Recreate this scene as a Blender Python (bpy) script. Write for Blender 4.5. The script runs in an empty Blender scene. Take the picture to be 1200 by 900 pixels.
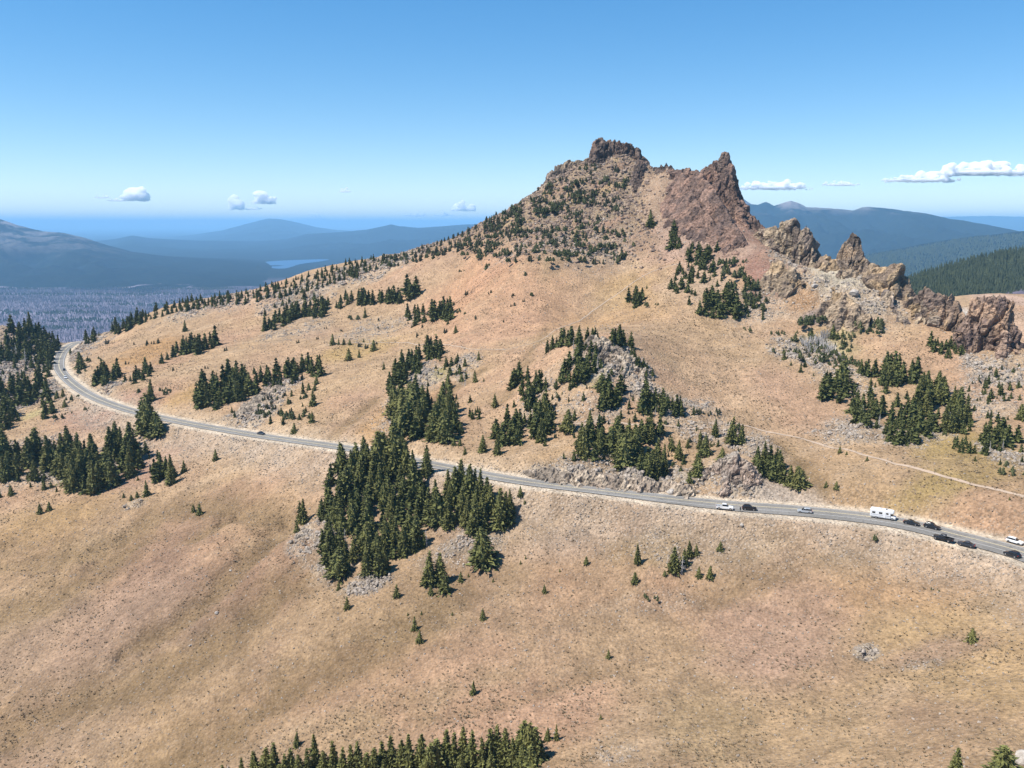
import bpy, math, random
import numpy as np
from mathutils import Vector, Matrix

SC = bpy.context.scene
COL = SC.collection
R = math.radians
rnd = random.Random(7)
rs = np.random.RandomState(7)

# ------------------------------------------------------------------ camera
F = 1000.0                       # focal length in photo pixels (photo 1200 x 900)
PITCH = math.atan(188 / F)
cam = bpy.data.cameras.new("camera")
cam.sensor_width = 36.0
cam.lens = 36.0 * F / 1200.0
cam.clip_start = 1.0
cam.clip_end = 2000000.0
camo = bpy.data.objects.new("camera", cam)
COL.objects.link(camo)
camo.location = (0, 0, 0)
camo.rotation_euler = (R(90) - PITCH, 0, 0)
SC.camera = camo

# ------------------------------------------------------------------ sky and sun
SUN_EL = R(56)
SUN_DIR = Vector((-1.0, -0.30, 0)).normalized()          # horizontal direction TO the sun
SUN_VEC = Vector((SUN_DIR.x * math.cos(SUN_EL), SUN_DIR.y * math.cos(SUN_EL), math.sin(SUN_EL)))
w = bpy.data.worlds.new("World")
SC.world = w
w.use_nodes = True
nt = w.node_tree
bg = nt.nodes["Background"]
sky = nt.nodes.new("ShaderNodeTexSky")
sky.sky_type = 'NISHITA'
sky.sun_disc = False
sky.sun_elevation = SUN_EL
sky.sun_rotation = math.atan2(SUN_DIR.x, SUN_DIR.y)
sky.altitude = 2400
sky.air_density = 1.0
sky.dust_density = 0.0
sky.ozone_density = 1.6
hs_ = nt.nodes.new("ShaderNodeHueSaturation"); hs_.inputs["Saturation"].default_value = 1.62
gm_ = nt.nodes.new("ShaderNodeGamma"); gm_.inputs[1].default_value = 0.72
nt.links.new(sky.outputs[0], gm_.inputs[0]); nt.links.new(gm_.outputs[0], hs_.inputs["Color"]); nt.links.new(hs_.outputs[0], bg.inputs[0])
bg.inputs[1].default_value = 0.166
sun = bpy.data.lights.new("sun", 'SUN')
sun.energy = 5.0
sun.angle = R(0.53)
sun.color = (1.0, 0.955, 0.89)
suno = bpy.data.objects.new("sun", sun)
COL.objects.link(suno)
suno.rotation_euler = SUN_VEC.to_track_quat('Z', 'Y').to_euler()
SC.view_settings.view_transform = 'Standard'
SC.view_settings.look = 'None'
SC.view_settings.gamma = 1
SC.view_settings.exposure = 0.65
SC.cycles.volume_bounces = 10
SC.cycles.transparent_max_bounces = 40
SC.cycles.max_bounces = 10
SC.cycles.diffuse_bounces = 3

# ------------------------------------------------------------------ numpy noise
_perm = rs.permutation(4096).astype(np.int64)
def _h(ix, iy, iz=0):
    a = _perm[(ix + 1013) & 4095]
    b = _perm[(a + iy + 7) & 4095]
    return _perm[(b + iz + 31) & 4095]
def n2(x, y, seed=0):
    x0 = np.floor(x).astype(np.int64); y0 = np.floor(y).astype(np.int64)
    fx = x - x0; fy = y - y0
    def g(ix, iy, dx, dy):
        a = _h(ix, iy, seed) * (2 * np.pi / 4096)
        return np.cos(a) * dx + np.sin(a) * dy
    u = fx * fx * fx * (fx * (fx * 6 - 15) + 10); v = fy * fy * fy * (fy * (fy * 6 - 15) + 10)
    a = g(x0, y0, fx, fy); b = g(x0 + 1, y0, fx - 1, fy)
    c = g(x0, y0 + 1, fx, fy - 1); d = g(x0 + 1, y0 + 1, fx - 1, fy - 1)
    return (a + (b - a) * u) * (1 - v) + (c + (d - c) * u) * v
def f2(x, y, oct=4, seed=0, gain=.5):
    s = 0; a = 1.0
    for k in range(oct):
        s = s + a * n2(x, y, seed + k * 17); x = x * 2.03 + 5.1; y = y * 2.03 - 3.7; a *= gain
    return s
def n3(x, y, z, seed=0):
    x0 = np.floor(x).astype(np.int64); y0 = np.floor(y).astype(np.int64); z0 = np.floor(z).astype(np.int64)
    fx = x - x0; fy = y - y0; fz = z - z0
    u = fx * fx * (3 - 2 * fx); v = fy * fy * (3 - 2 * fy); t = fz * fz * (3 - 2 * fz)
    def g(i, j, k): return _h(x0 + i, y0 + j, z0 + k + seed) / 2048.0 - 1
    a = g(0, 0, 0) * (1 - u) + g(1, 0, 0) * u; b = g(0, 1, 0) * (1 - u) + g(1, 1, 0) * u
    c = g(0, 0, 1) * (1 - u) + g(1, 0, 1) * u; d = g(0, 1, 1) * (1 - u) + g(1, 1, 1) * u
    return (a * (1 - v) + b * v) * (1 - t) + (c * (1 - v) + d * v) * t
def f3(x, y, z, oct=3, seed=0, gain=.5):
    s = 0; a = 1.0
    for k in range(oct):
        s = s + a * n3(x, y, z, seed + k * 19); x = x * 2.03 + 1.7; y = y * 2.03 - 2.2; z = z * 2.03 + .9; a *= gain
    return s
def vor3(x, y, z, seed=0):
    """F1, F2 and the random value of the nearest cell"""
    x0 = np.floor(x).astype(np.int64); y0 = np.floor(y).astype(np.int64); z0 = np.floor(z).astype(np.int64)
    d1 = np.full(x.shape, 9.0); d2 = np.full(x.shape, 9.0); cid = np.zeros(x.shape)
    for i in (-1, 0, 1):
        for j in (-1, 0, 1):
            for k in (-1, 0, 1):
                h = _h(x0 + i, y0 + j, z0 + k + seed)
                px = x0 + i + (h & 15) / 16.0; py = y0 + j + ((h >> 4) & 15) / 16.0; pz = z0 + k + ((h >> 8) & 15) / 16.0
                d = np.sqrt((x - px) ** 2 + (y - py) ** 2 + (z - pz) ** 2)
                m = d < d1
                d2 = np.where(m, d1, np.minimum(d2, d)); cid = np.where(m, _perm[h & 4095] / 4096.0, cid); d1 = np.where(m, d, d1)
    return d1, d2, cid
def vor2(x, y, seed=0):
    x0 = np.floor(x).astype(np.int64); y0 = np.floor(y).astype(np.int64)
    d1 = np.full(x.shape, 9.0); d2 = np.full(x.shape, 9.0); cid = np.zeros(x.shape)
    for i in (-1, 0, 1):
        for j in (-1, 0, 1):
            h = _h(x0 + i, y0 + j, seed)
            px = x0 + i + (h & 63) / 64.0; py = y0 + j + ((h >> 6) & 63) / 64.0
            d = np.sqrt((x - px) ** 2 + (y - py) ** 2)
            m = d < d1
            d2 = np.where(m, d1, np.minimum(d2, d)); cid = np.where(m, _perm[h & 4095] / 4096.0, cid); d1 = np.where(m, d, d1)
    return d1, d2, cid
def sstep(a, b, x):
    t = np.clip((x - a) / (b - a), 0, 1)
    return t * t * (3 - 2 * t)

# ------------------------------------------------------------------ object helpers
def tag(o, label=None, cat=None, group=None, kind=None):
    if label: o['label'] = label
    if cat: o['category'] = cat
    if group: o['group'] = group
    if kind: o['kind'] = kind
    return o
def link(o, parent=None):
    COL.objects.link(o)
    if parent is not None: o.parent = parent
    return o
def empty(name, loc, rz=0):
    o = bpy.data.objects.new(name, None)
    o.empty_display_size = 1
    COL.objects.link(o); o.location = loc; o.rotation_euler = (0, 0, rz)
    return o
def mesh_np(name, V, Fc, mat=None, smooth=False, colors=None, scal=None):
    """V (n,3), Fc (m,k) with k = 3 or 4"""
    V = np.asarray(V, dtype=np.float32); Fc = np.asarray(Fc, dtype=np.int32)
    me = bpy.data.meshes.new(name)
    k = Fc.shape[1]
    me.vertices.add(len(V)); me.vertices.foreach_set("co", V.ravel())
    me.loops.add(Fc.size); me.loops.foreach_set("vertex_index", Fc.ravel())
    me.polygons.add(len(Fc))
    me.polygons.foreach_set("loop_start", np.arange(0, Fc.size, k, dtype=np.int32))
    me.polygons.foreach_set("loop_total", np.full(len(Fc), k, dtype=np.int32))
    me.polygons.foreach_set("use_smooth", np.full(len(Fc), smooth, dtype=bool))
    if colors is not None:
        a = me.attributes.new("tint", 'FLOAT_COLOR', 'POINT')
        c4 = np.ones((len(V), 4), dtype=np.float32); c4[:, :3] = colors
        a.data.foreach_set("color", c4.ravel())
    if scal is not None:
        for kx, vv in scal.items():
            a = me.attributes.new(kx, 'FLOAT', 'POINT'); a.data.foreach_set("value", np.asarray(vv, dtype=np.float32))
    me.update(calc_edges=True)
    if mat: me.materials.append(mat)
    return me
def mobj(name, me, parent=None):
    return link(bpy.data.objects.new(name, me), parent)
def grid_faces(nr, nc):
    i = np.arange((nr - 1) * (nc - 1)); r = i // (nc - 1); c = i % (nc - 1)
    a = r * nc + c
    return np.stack([a, a + 1, a + nc + 1, a + nc], 1)

# ------------------------------------------------------------------ camera geometry: pixel + ground distance -> place
CP, SP = math.cos(PITCH), math.sin(PITCH)
def ray(px, py):
    u = (np.asarray(px, float) - 600) / F; v = (450 - np.asarray(py, float)) / F
    return u, CP + v * SP, -SP + v * CP
def at(px, py, D):
    """the world point on the line of sight of photo pixel (px, py) at y = D"""
    u, dy, dz = ray(px, py)
    return np.array([u / dy * D, D + 0 * u, dz / dy * D])
def project(x, y, z):
    d = y * CP - z * SP
    return 600 + F * x / d, 450 - F * (y * SP + z * CP) / d

# ------------------------------------------------------------------ terrain control points
ROAD = [(1300, 690, 203), (1200, 650, 232), (1120, 628, 246), (1040, 610, 259), (943, 599, 270), (840, 591, 277), (720, 577, 288), (600, 562, 302),
        (500, 543, 326), (400, 524, 362), (300, 510, 402), (200, 492, 447), (140, 477, 487), (100, 460, 532), (75, 440, 600),
        (69, 425, 665), (77, 409, 740), (98, 400, 795)]
roadP = np.array([at(*p) for p in ROAD])
roadP = np.vstack([roadP, roadP[-1] + [30, 45, -3], roadP[-1] + [90, 80, -12]])
def spline(P, n_per=24):
    P = np.asarray(P, float); out = []
    Q = np.vstack([2 * P[0] - P[1], P, 2 * P[-1] - P[-2]])
    for i in range(1, len(Q) - 2):
        t = np.linspace(0, 1, n_per, endpoint=False)[:, None]
        p0, p1, p2, p3 = Q[i - 1], Q[i], Q[i + 1], Q[i + 2]
        out.append(.5 * ((2 * p1) + (-p0 + p2) * t + (2 * p0 - 5 * p1 + 4 * p2 - p3) * t ** 2 + (-p0 + 3 * p1 - 3 * p2 + p3) * t ** 3))
    out.append(P[-1:]); return np.vstack(out)
roadC = spline(roadP, 30)
for _ in range(60):   # even out the grade
    roadC[1:-1, 2] = (roadC[:-2, 2] + roadC[2:, 2]) / 2 * .5 + roadC[1:-1, 2] * .5

CPS = """
0 900 228;0 800 265;0 700 310;0 640 340;0 580 385;0 540 430;0 500 490;0 470 550;0 440 620;0 410 690;10 381 740;50 388 745;85 401 765
200 900 212;200 800 245;200 700 285;200 600 345;200 560 375;200 520 420;100 600 360;100 540 418;100 500 465
400 900 193;400 800 225;400 700 262;400 650 285;400 600 312;400 560 338;300 560 358;300 650 300
600 900 180;600 800 215;600 700 250;600 650 270;600 600 288;500 600 300
800 900 168;800 800 205;800 700 243;800 650 259;800 615 270
1000 900 156;1000 800 193;1000 700 229;1000 650 246
1200 900 138;1200 800 172;1200 720 205;1200 685 218
600 540 314;600 500 350;600 450 395;600 412 440;620 375 490;620 300 560
700 556 300;700 500 332;710 450 358;700 400 384;690 388 425;700 375 500;700 300 570;700 250 625;700 200 672
800 560 304;860 540 298;800 500 334;800 450 372;800 400 425;800 350 480
900 565 292;900 500 335;900 450 375;900 400 425;880 350 472;850 300 522;790 280 565;790 240 600;757 215 645
1000 575 273;1000 500 325;1000 450 370;1000 408 415;1100 575 265;1100 500 320;1100 450 362;1060 412 402
1190 585 252;1190 520 300;1190 460 345;1190 610 243;1130 418 385;1190 432 365;1100 606 256
500 500 362;500 450 425;500 400 510;500 350 620;400 495 398;400 450 455;400 400 555;400 350 680
300 490 425;300 450 490;300 400 600;300 360 700;200 470 478;200 430 560;200 400 650;200 370 730
140 440 560;140 410 650;140 392 735;110 430 605;540 350 590;560 300 640
830 262 560;870 290 520;900 330 478;945 385 440
"""
CREST = """
0 383 748;40 390 752;135 388 770;165 372 775;200 357 780;250 349 778;300 341 772;350 323 768;412 308 758;450 302 748;500 288 735;537 278 720;575 256 705;600 243 700;625 226 697;650 207 695;670 197 695;692 189 697;720 178 700;745 190 690
760 197 665;785 200 640;815 215 615;840 225 600;870 262 578;890 275 560;920 300 525;955 318 500;1000 322 478;1050 345 450;1095 375 430;1130 390 412;1180 402 392;1230 410 378;1290 420 360
"""
pts = []
for tok in CPS.replace("\n", ";").split(";"):
    if tok.strip():
        a = [float(v) for v in tok.split()]; pts.append(at(*a))
for tok in CREST.replace("\n", ";").split(";"):
    if tok.strip():
        a = [float(v) for v in tok.split()]; p = at(*a); pts.append(p)
        back = 1.0 if a[0] < 900 else .8
        pts.append(np.array([p[0] * (1 + 70 / a[2]), p[1] + 70, p[2] - 42 * back]))
        if a[0] < 1000:
            pts.append(np.array([p[0] * (1 + 220 / a[2]), p[1] + 220, min(p[2] - 110, -165)]))
for k in range(0, len(roadC) - 40, 18): pts.append(roadC[k])
WP = [(0, 25, -34), (0, 60, -70), (0, 110, -104), (-80, 60, -84), (-120, 120, -126), (-200, 150, -158), (80, 60, -62), (110, 110, -94), (180, 100, -90),
      (-300, 260, -166), (-330, 330, -150), (-420, 480, -128), (-560, 600, -118), (-560, 720, -104), (260, 180, -88), (300, 260, -80), (330, 330, -66),
      (-520, 1050, -230), (-200, 1080, -230), (100, 1080, -220),
      (440, 640, -62), (520, 700, -58), (360, 610, -66), (620, 800, -66), (460, 560, -66), (390, 520, -72), (480, 900, -88), (640, 1000, -92), (300, 760, -100), (320, 1080, -140), (560, 1120, -110), (380, 900, -100), (700, 700, -30), (560, 560, -40)]
for q in WP: pts.append(np.array(q, float))
pts = np.array(pts)
def tps_fit(P, lam):
    n = len(P); X = P[:, :2] / 100
    r2 = ((X[:, None] - X[None]) ** 2).sum(-1)
    K = np.where(r2 > 0, .5 * r2 * np.log(np.maximum(r2, 1e-12)), 0) + lam * np.eye(n)
    Pm = np.hstack([np.ones((n, 1)), X])
    A = np.zeros((n + 3, n + 3)); A[:n, :n] = K; A[:n, n:] = Pm; A[n:, :n] = Pm.T
    b = np.zeros(n + 3); b[:n] = P[:, 2]
    return X.astype(np.float32), np.linalg.solve(A, b).astype(np.float32)
TX, TW = tps_fit(pts, 0.004)
def tps(x, y):
    x = np.asarray(x, np.float32).ravel() / 100; y = np.asarray(y, np.float32).ravel() / 100
    out = np.empty(len(x), np.float32)
    for a in range(0, len(x), 20000):
        xs, ys_ = x[a:a + 20000], y[a:a + 20000]
        r2 = (xs[:, None] - TX[None, :, 0]) ** 2 + (ys_[:, None] - TX[None, :, 1]) ** 2 + 1e-10
        out[a:a + 20000] = (.5 * r2 * np.log(r2)) @ TW[:-3] + TW[-3] + TW[-2] * xs + TW[-1] * ys_
    return out

# grid of the near terrain: rows at growing distance, columns spreading out with distance
NR, NC, SMAX, YO = 850, 850, 0.70, 80.0
ys = 24 * (1150 / 24.0) ** (np.linspace(0, 1, NR))
ys = np.concatenate([np.linspace(24, 110, 60, endpoint=False), 110 * (1150 / 110.0) ** (np.linspace(0, 1, NR - 60))])
ss = np.linspace(-SMAX, SMAX, NC)
GY = np.repeat(ys[:, None], NC, 1); GX = ss[None] * (GY + YO)
# smooth base on a coarse grid then linear blend in index space
ci = np.linspace(0, NR - 1, 300); cj = np.linspace(0, NC - 1, 300)
cy = np.interp(ci, np.arange(NR), ys); cs = np.interp(cj, np.arange(NC), ss)
CYg = np.repeat(cy[:, None], 300, 1); CXg = cs[None] * (CYg + YO)
cz = tps(CXg, CYg).reshape(300, 300).astype(float)
def resample(cz):
    t = np.arange(NR) * 299.0 / (NR - 1); i0 = np.minimum(t.astype(int), 298); f = (t - i0)[:, None]
    a = cz[i0] * (1 - f) + cz[i0 + 1] * f
    t = np.arange(NC) * 299.0 / (NC - 1); j0 = np.minimum(t.astype(int), 298); f = (t - j0)[None]
    return a[:, j0] * (1 - f) + a[:, j0 + 1] * f
GZ = resample(cz)

def lookup(arr, x, y):
    x = np.asarray(x, float); y = np.asarray(y, float)
    r = np.clip(np.interp(y, ys, np.arange(NR)), 0, NR - 1.001)
    c = np.clip((x / (y + YO) + SMAX) / (2 * SMAX) * (NC - 1), 0, NC - 1.001)
    i = r.astype(int); j = c.astype(int); fr = r - i; fc = c - j
    return (arr[i, j] * (1 - fr) + arr[i + 1, j] * fr) * (1 - fc) + (arr[i, j + 1] * (1 - fr) + arr[i + 1, j + 1] * fr) * fc
def ground(x, y): return lookup(GZ, x, y)
def hit(px, py):
    """where the line of sight of each photo pixel meets the ground"""
    px = np.atleast_1d(np.asarray(px, float)); py = np.atleast_1d(np.asarray(py, float))
    u, dy, dz = ray(px, py)
    D = np.arange(110, 1140, 1.5)
    out = np.zeros((len(px), 3)); out[:] = np.nan
    for a in range(0, len(px), 400):
        sl = slice(a, a + 400)
        X = (u[sl] / dy[sl])[:, None] * D; Z = (dz[sl] / dy[sl])[:, None] * D
        g = ground(X, np.broadcast_to(D, X.shape)) - Z
        m = g > 0
        k = m.argmax(1); ok = m.any(1) & (k > 0)
        ii = np.arange(len(k)); g0 = g[ii, np.maximum(k - 1, 0)]; g1 = g[ii, k]
        d = D[np.maximum(k - 1, 0)] + 1.5 * (-g0) / np.where(g1 - g0 == 0, 1, g1 - g0)
        o = np.stack([u[sl] / dy[sl] * d, d, dz[sl] / dy[sl] * d], 1); o[~ok] = np.nan
        out[sl] = o
    return out

# ---- region ellipses: photo position and half sizes -> an ellipse on the ground
def ell(px, py, rx, ry):
    c = hit(px, py)[0]
    if np.isnan(c[0]): return None
    t = hit([px, px], [py - ry, py + ry])
    top = t[0, 1] if not np.isnan(t[0, 1]) else c[1] + ry * 2.5
    bot = t[1, 1] if not np.isnan(t[1, 1]) else c[1] - ry * 2.0
    d = c[1] * CP - c[2] * SP
    return c[0], (top + bot) / 2, rx * d / F, max(abs(top - bot) / 2, 3.0)
WX = f2(GX / 26, GY / 26, 4, 5) * .55; WX2 = f2(GX / 9, GY / 9, 3, 9) * .35
def emask(e, soft=.45, warp=1.0):
    if e is None: return np.zeros_like(GX)
    cx, cy_, rx, ry = e
    q = np.sqrt(((GX - cx) / rx) ** 2 + ((GY - cy_) / ry) ** 2) + (WX + WX2) * warp
    return sstep(1 + soft, 1 - soft, q)

ROCKS = [  # grey talus and outcrops: px, py, rx, ry, strength
    (715, 425, 42, 26, 1), (745, 455, 38, 16, .8), (690, 480, 40, 18, .6), (300, 480, 30, 20, .9), (325, 455, 25, 10, .6), (372, 625, 28, 22, 1), (425, 684, 26, 10, 1), (395, 655, 25, 18, .8),
    (545, 640, 35, 16, .6), (620, 555, 50, 12, .9), (690, 560, 60, 14, 1), (770, 562, 60, 14, 1), (850, 560, 32, 22, 1), (880, 520, 30, 16, .5), (830, 505, 35, 14, .6), (1165, 435, 34, 24, 1), (1150, 470, 40, 20, .5),
    (940, 412, 34, 20, .9), (985, 445, 30, 20, .6), (1010, 505, 45, 16, .7), (1060, 515, 45, 12, .5), (1185, 540, 22, 16, .8), (500, 440, 22, 16, .7), (540, 430, 22, 14, .5), (470, 480, 25, 25, .5), (100, 548, 70, 20, .7), (40, 530, 50, 18, .5),
    (30, 420, 60, 38, .9), (25, 470, 45, 20, .7), (155, 590, 12, 4, .8), (1015, 763, 15, 8, .9), (1085, 774, 28, 4, .4), (350, 345, 50, 14, .6), (430, 318, 45, 12, .8), (480, 300, 30, 8, .6), (250, 358, 60, 10, .5),
    (125, 455, 14, 7, .8), (700, 540, 60, 12, .6), (800, 478, 50, 16, .6), (660, 250, 60, 45, .5), (720, 220, 45, 40, .9), (690, 290, 50, 25, .5), (650, 215, 40, 18, .8), (900, 350, 55, 25, .5), (955, 325, 40, 22, .8), (1010, 345, 45, 30, .9), (830, 240, 50, 40, .8), (760, 705, 50, 12, .2), (560, 875, 1, 1, .1), (725, 880, 25, 12, .3), (640, 470, 30, 30, .4), (740, 640, 40, 14, .15), (800, 655, 25, 14, .5), (350, 385, 40, 12, .3), (440, 385, 40, 14, .3)]
rockm = np.zeros_like(GX)
for px, py, rx, ry, s in ROCKS:
    rockm = np.maximum(rockm, emask(ell(px, py, rx, ry)) * s)

# ---- relief
steepY = np.gradient(GZ, axis=0) / np.gradient(GY, axis=0)
GZ = GZ + f2(GX / 60, GY / 60, 3, 1) * 2.2 + f2(GX / 17, GY / 17, 3, 2) * .8 + f2(GX / 3.5, GY / 3.5, 2, 3) * .16
d1, d2, cid = vor2(GX / 7.5 + WX, GY / 7.5, 3)
e1, e2, cie = vor2(GX / 2.8, GY / 2.8, 4)
GZ = GZ + rockm * ((cid - .4) * 2.6 + (cie - .5) * 1.3 + f2(GX / 13, GY / 13, 3, 6) * 2.4)
def polydist(P, chunk=120):
    """distance in plan from every grid node to a polyline, its height there and the side, only where near"""
    best = np.full(GX.shape, 1e9); hz = np.zeros(GX.shape); side = np.zeros(GX.shape); par = np.zeros(GX.shape)
    s0 = 0.0
    for k in range(len(P) - 1):
        a, b = P[k], P[k + 1]; ab = b[:2] - a[:2]; L2 = (ab ** 2).sum(); L = math.sqrt(L2)
        lo, hi = min(a[1], b[1]) - 45, max(a[1], b[1]) + 45
        i0, i1 = np.searchsorted(ys, lo), np.searchsorted(ys, hi)
        if i1 > i0:
            sl = slice(max(i0, 0), i1)
            xa, ya = GX[sl], GY[sl]
            mc = (np.abs(xa - (a[0] + b[0]) / 2) < 45 + L)
            cols = np.where(mc.any(0))[0]
            if len(cols):
                s2 = (sl, slice(cols[0], cols[-1] + 1))
                xa, ya = GX[s2], GY[s2]
                t = np.clip(((xa - a[0]) * ab[0] + (ya - a[1]) * ab[1]) / L2, 0, 1)
                dx = xa - a[0] - t * ab[0]; dy = ya - a[1] - t * ab[1]
                d = np.sqrt(dx * dx + dy * dy); m = d < best[s2]
                best[s2] = np.where(m, d, best[s2]); hz[s2] = np.where(m, a[2] + t * (b[2] - a[2]), hz[s2])
                side[s2] = np.where(m, np.sign(ab[0] * dy - ab[1] * dx), side[s2]); par[s2] = np.where(m, s0 + t * L, par[s2])
        s0 += L
    return best, hz, side, par
# gullies and old trail benches
GULLY = [([(345, 605), (300, 640), (272, 668), (240, 700), (200, 730), (165, 745)], 8, 3.2), ([(295, 588), (262, 607), (230, 628)], 5, 2.0),
         ([(440, 468), (410, 495), (385, 515)], 4, .9), ([(690, 790), (600, 822), (500, 842)], 3, .5), ([(1060, 640), (960, 655), (890, 680), (830, 705)], 5, .7),
         ([(915, 520), (950, 550), (968, 572)], 3, .9), ([(640, 385), (600, 455), (580, 470)], 4, .8), ([(150, 640), (80, 690), (0, 720)], 11, 2.2), ([(330, 615), (220, 590), (120, 640), (0, 660)], 10, 2.0), ([(330, 690), (280, 730), (215, 775), (120, 810), (20, 850)], 13, 2.2), ([(520, 700), (470, 745), (380, 790), (280, 850), (200, 900)], 12, 1.4), ([(560, 435), (520, 462), (480, 500)], 6, 1.2)]
gullym = np.zeros_like(GX)
for pl, wd, dp in GULLY:
    P = hit([p[0] for p in pl], [p[1] for p in pl]); P = P[~np.isnan(P[:, 0])]
    P = spline(P, 6)
    bd, _, _, _ = polydist(P)
    bd = bd + f2(GX / 8, GY / 8, 2, 31) * wd * .6
    m = np.exp(-(np.maximum(bd, 0) / wd) ** 2)
    GZ -= dp * m; gullym = np.maximum(gullym, m * min(1, dp))

# ---- road bed
rd, rz, rside, rpar = polydist(roadC)
seg = np.sqrt((np.diff(roadC[:, :2], axis=0) ** 2).sum(1)); rs_len = np.concatenate([[0], np.cumsum(seg)])
xr = roadC[:, 0]
# far side is +, near side is -: half widths along the road (wide parking strips at the right)
parkw = sstep(20, 95, xr)
near_w = 4.5 + 2.0 * parkw; far_w = 4.5 + 1.3 * parkw
nw = np.interp(rpar, rs_len, near_w); fw = np.interp(rpar, rs_len, far_w)
# the polyline runs right to left, so the near side lies to its left (side = +1)
hw = np.where(rside > 0, nw, fw) + 1.2
bed = sstep(hw + np.where(rside > 0, 9, 7), hw, rd)
GZ = GZ * (1 - bed) + (rz - .16) * bed
rockm *= (1 - sstep(hw + 3, hw, rd))
shoulder = sstep(hw + 2.2, hw + .6, rd)
embank = sstep(34, 6, rd) * (rside > 0) * sstep(-330, -250, GX)
cut = sstep(16, 4, rd) * (rside < 0) * sstep(-420, -300, GX)
# ---- margins drop under the far ground
edge = np.maximum(sstep(SMAX - .03, SMAX - .004, np.abs(GX / (GY + YO))), sstep(1100, 1145, GY))
edge = np.maximum(edge, sstep(32, 24, GY))
base_edge = GZ.copy()
GZ -= edge * 16

# ------------------------------------------------------------------ ground colours (what the soil is, not how it is lit)
def C3(r, g, b): return np.array([r, g, b])
TAN = C3(.40, .285, .19)
colr = np.zeros(GX.shape + (3,)); colr[:] = TAN
def mixc(m, c): 
    global colr
    m = np.clip(m, 0, 1)[..., None]; colr = colr * (1 - m) + c * m
big = f2(GX / 90, GY / 90, 4, 41); big2 = f2(GX / 45, GY / 70, 4, 47); mid = f2(GX / 14, GY / 14, 4, 43)
mixc(sstep(-.1, .6, big) * .6, C3(.47, .29, .21))
mixc(sstep(.05, .6, big2) * .5, C3(.44, .31, .19))
mixc(sstep(.1, .7, -big2) * .55, C3(.36, .245, .185))
mixc(sstep(.1, .8, mid) * .3, C3(.50, .36, .25))
streak = f2(GX / 60 + GY / 90, GY / 14 - GX / 40, 4, 49)
mixc(sstep(.1, .6, streak) * .45, C3(.50, .375, .27)); mixc(sstep(.1, .6, -streak) * .4, C3(.33, .225, .155))
PATCH = [  # photo position, half size, colour, strength
    (200, 640, 90, 45, (.29, .19, .135), .75), (270, 690, 95, 40, (.28, .18, .13), .8), (180, 690, 60, 30, (.30, .20, .15), .6), (60, 620, 80, 18, (.31, .22, .13), .7), (100, 760, 140, 60, (.37, .27, .205), .6), (60, 850, 120, 60, (.37, .27, .205), .5),
    (450, 790, 160, 30, (.50, .33, .23), .6), (600, 840, 120, 40, (.48, .31, .22), .7), (860, 640, 80, 25, (.38, .28, .17), .5), (1150, 760, 120, 120, (.47, .34, .19), .8),
    (1100, 680, 120, 30, (.44, .29, .17), .7), (950, 860, 120, 50, (.45, .33, .20), .6), (820, 850, 60, 50, (.38, .29, .17), .5), (900, 740, 80, 60, (.42, .29, .23), .6), (1090, 766, 60, 14, (.35, .25, .2), .6),
    (470, 495, 45, 28, (.44, .27, .12), .9), (420, 410, 45, 10, (.40, .29, .13), .8), (180, 412, 40, 14, (.40, .25, .12), .9), (230, 460, 30, 10, (.40, .27, .12), .8), (1110, 566, 50, 14, (.36, .275, .125), .85), (1120, 520, 50, 20, (.40, .30, .12), .9), (1160, 550, 50, 22, (.40, .30, .14), .6),
    (560, 330, 60, 30, (.47, .27, .17), .7), (620, 350, 90, 30, (.46, .29, .19), .6), (600, 385, 80, 15, (.44, .28, .19), .7), (480, 340, 50, 20, (.42, .30, .20), .5), (740, 340, 40, 20, (.40, .28, .14), .6), (720, 370, 60, 12, (.41, .28, .15), .6),
    (120, 485, 50, 16, (.33, .19, .15), .85), (160, 545, 50, 22, (.36, .22, .18), .6), (50, 400, 40, 10, (.36, .30, .24), .3), (800, 415, 40, 10, (.40, .28, .18), .6), (850, 450, 60, 25, (.45, .32, .22), .5), (940, 470, 40, 40, (.42, .28, .20), .6),
    (40, 620, 60, 20, (.38, .26, .14), .7), (70, 600, 80, 12, (.36, .25, .13), .6), (650, 640, 50, 18, (.44, .33, .25), .6), (770, 640, 50, 22, (.38, .28, .15), .7), (880, 640, 40, 16, (.36, .26, .15), .6),
    (800, 265, 45, 55, (.40, .255, .205), .9), (850, 270, 30, 35, (.33, .18, .145), .8), (880, 290, 28, 20, (.34, .17, .13), .9), (745, 245, 22, 30, (.40, .25, .16), .6), (900, 330, 20, 16, (.33, .17, .14), .8), (935, 350, 18, 12, (.38, .23, .13), .8), (930, 345, 14, 20, (.36, .32, .26), .2), (700, 220, 20, 14, (.42, .30, .14), .7),
    (960, 370, 20, 8, (.24, .21, .22), .9), (1000, 340, 30, 25, (.46, .40, .32), .8), (985, 320, 20, 18, (.50, .46, .38), .9), (820, 330, 40, 25, (.42, .33, .25), .6), (680, 300, 50, 20, (.43, .29, .19), .5), (1190, 370, 30, 40, (.44, .33, .27), .6), (1125, 368, 14, 10, (.44, .44, .43), 1), (1072, 335, 14, 20, (.44, .44, .43), 1),
    (1180, 350, 20, 20, (.47, .35, .29), .9), (920, 590, 40, 14, (.42, .38, .34), .8), (905, 570, 25, 14, (.42, .38, .34), .7), (500, 445, 40, 14, (.36, .33, .18), .3), (515, 437, 14, 7, (.33, .31, .13), .8), (700, 440, 15, 12, (.30, .31, .15), .5), (960, 400, 45, 14, (.35, .33, .17), .7), (40, 485, 10, 5, (.36, .34, .16), .6), (710, 355, 25, 14, (.4, .3, .18), .4)]
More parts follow.
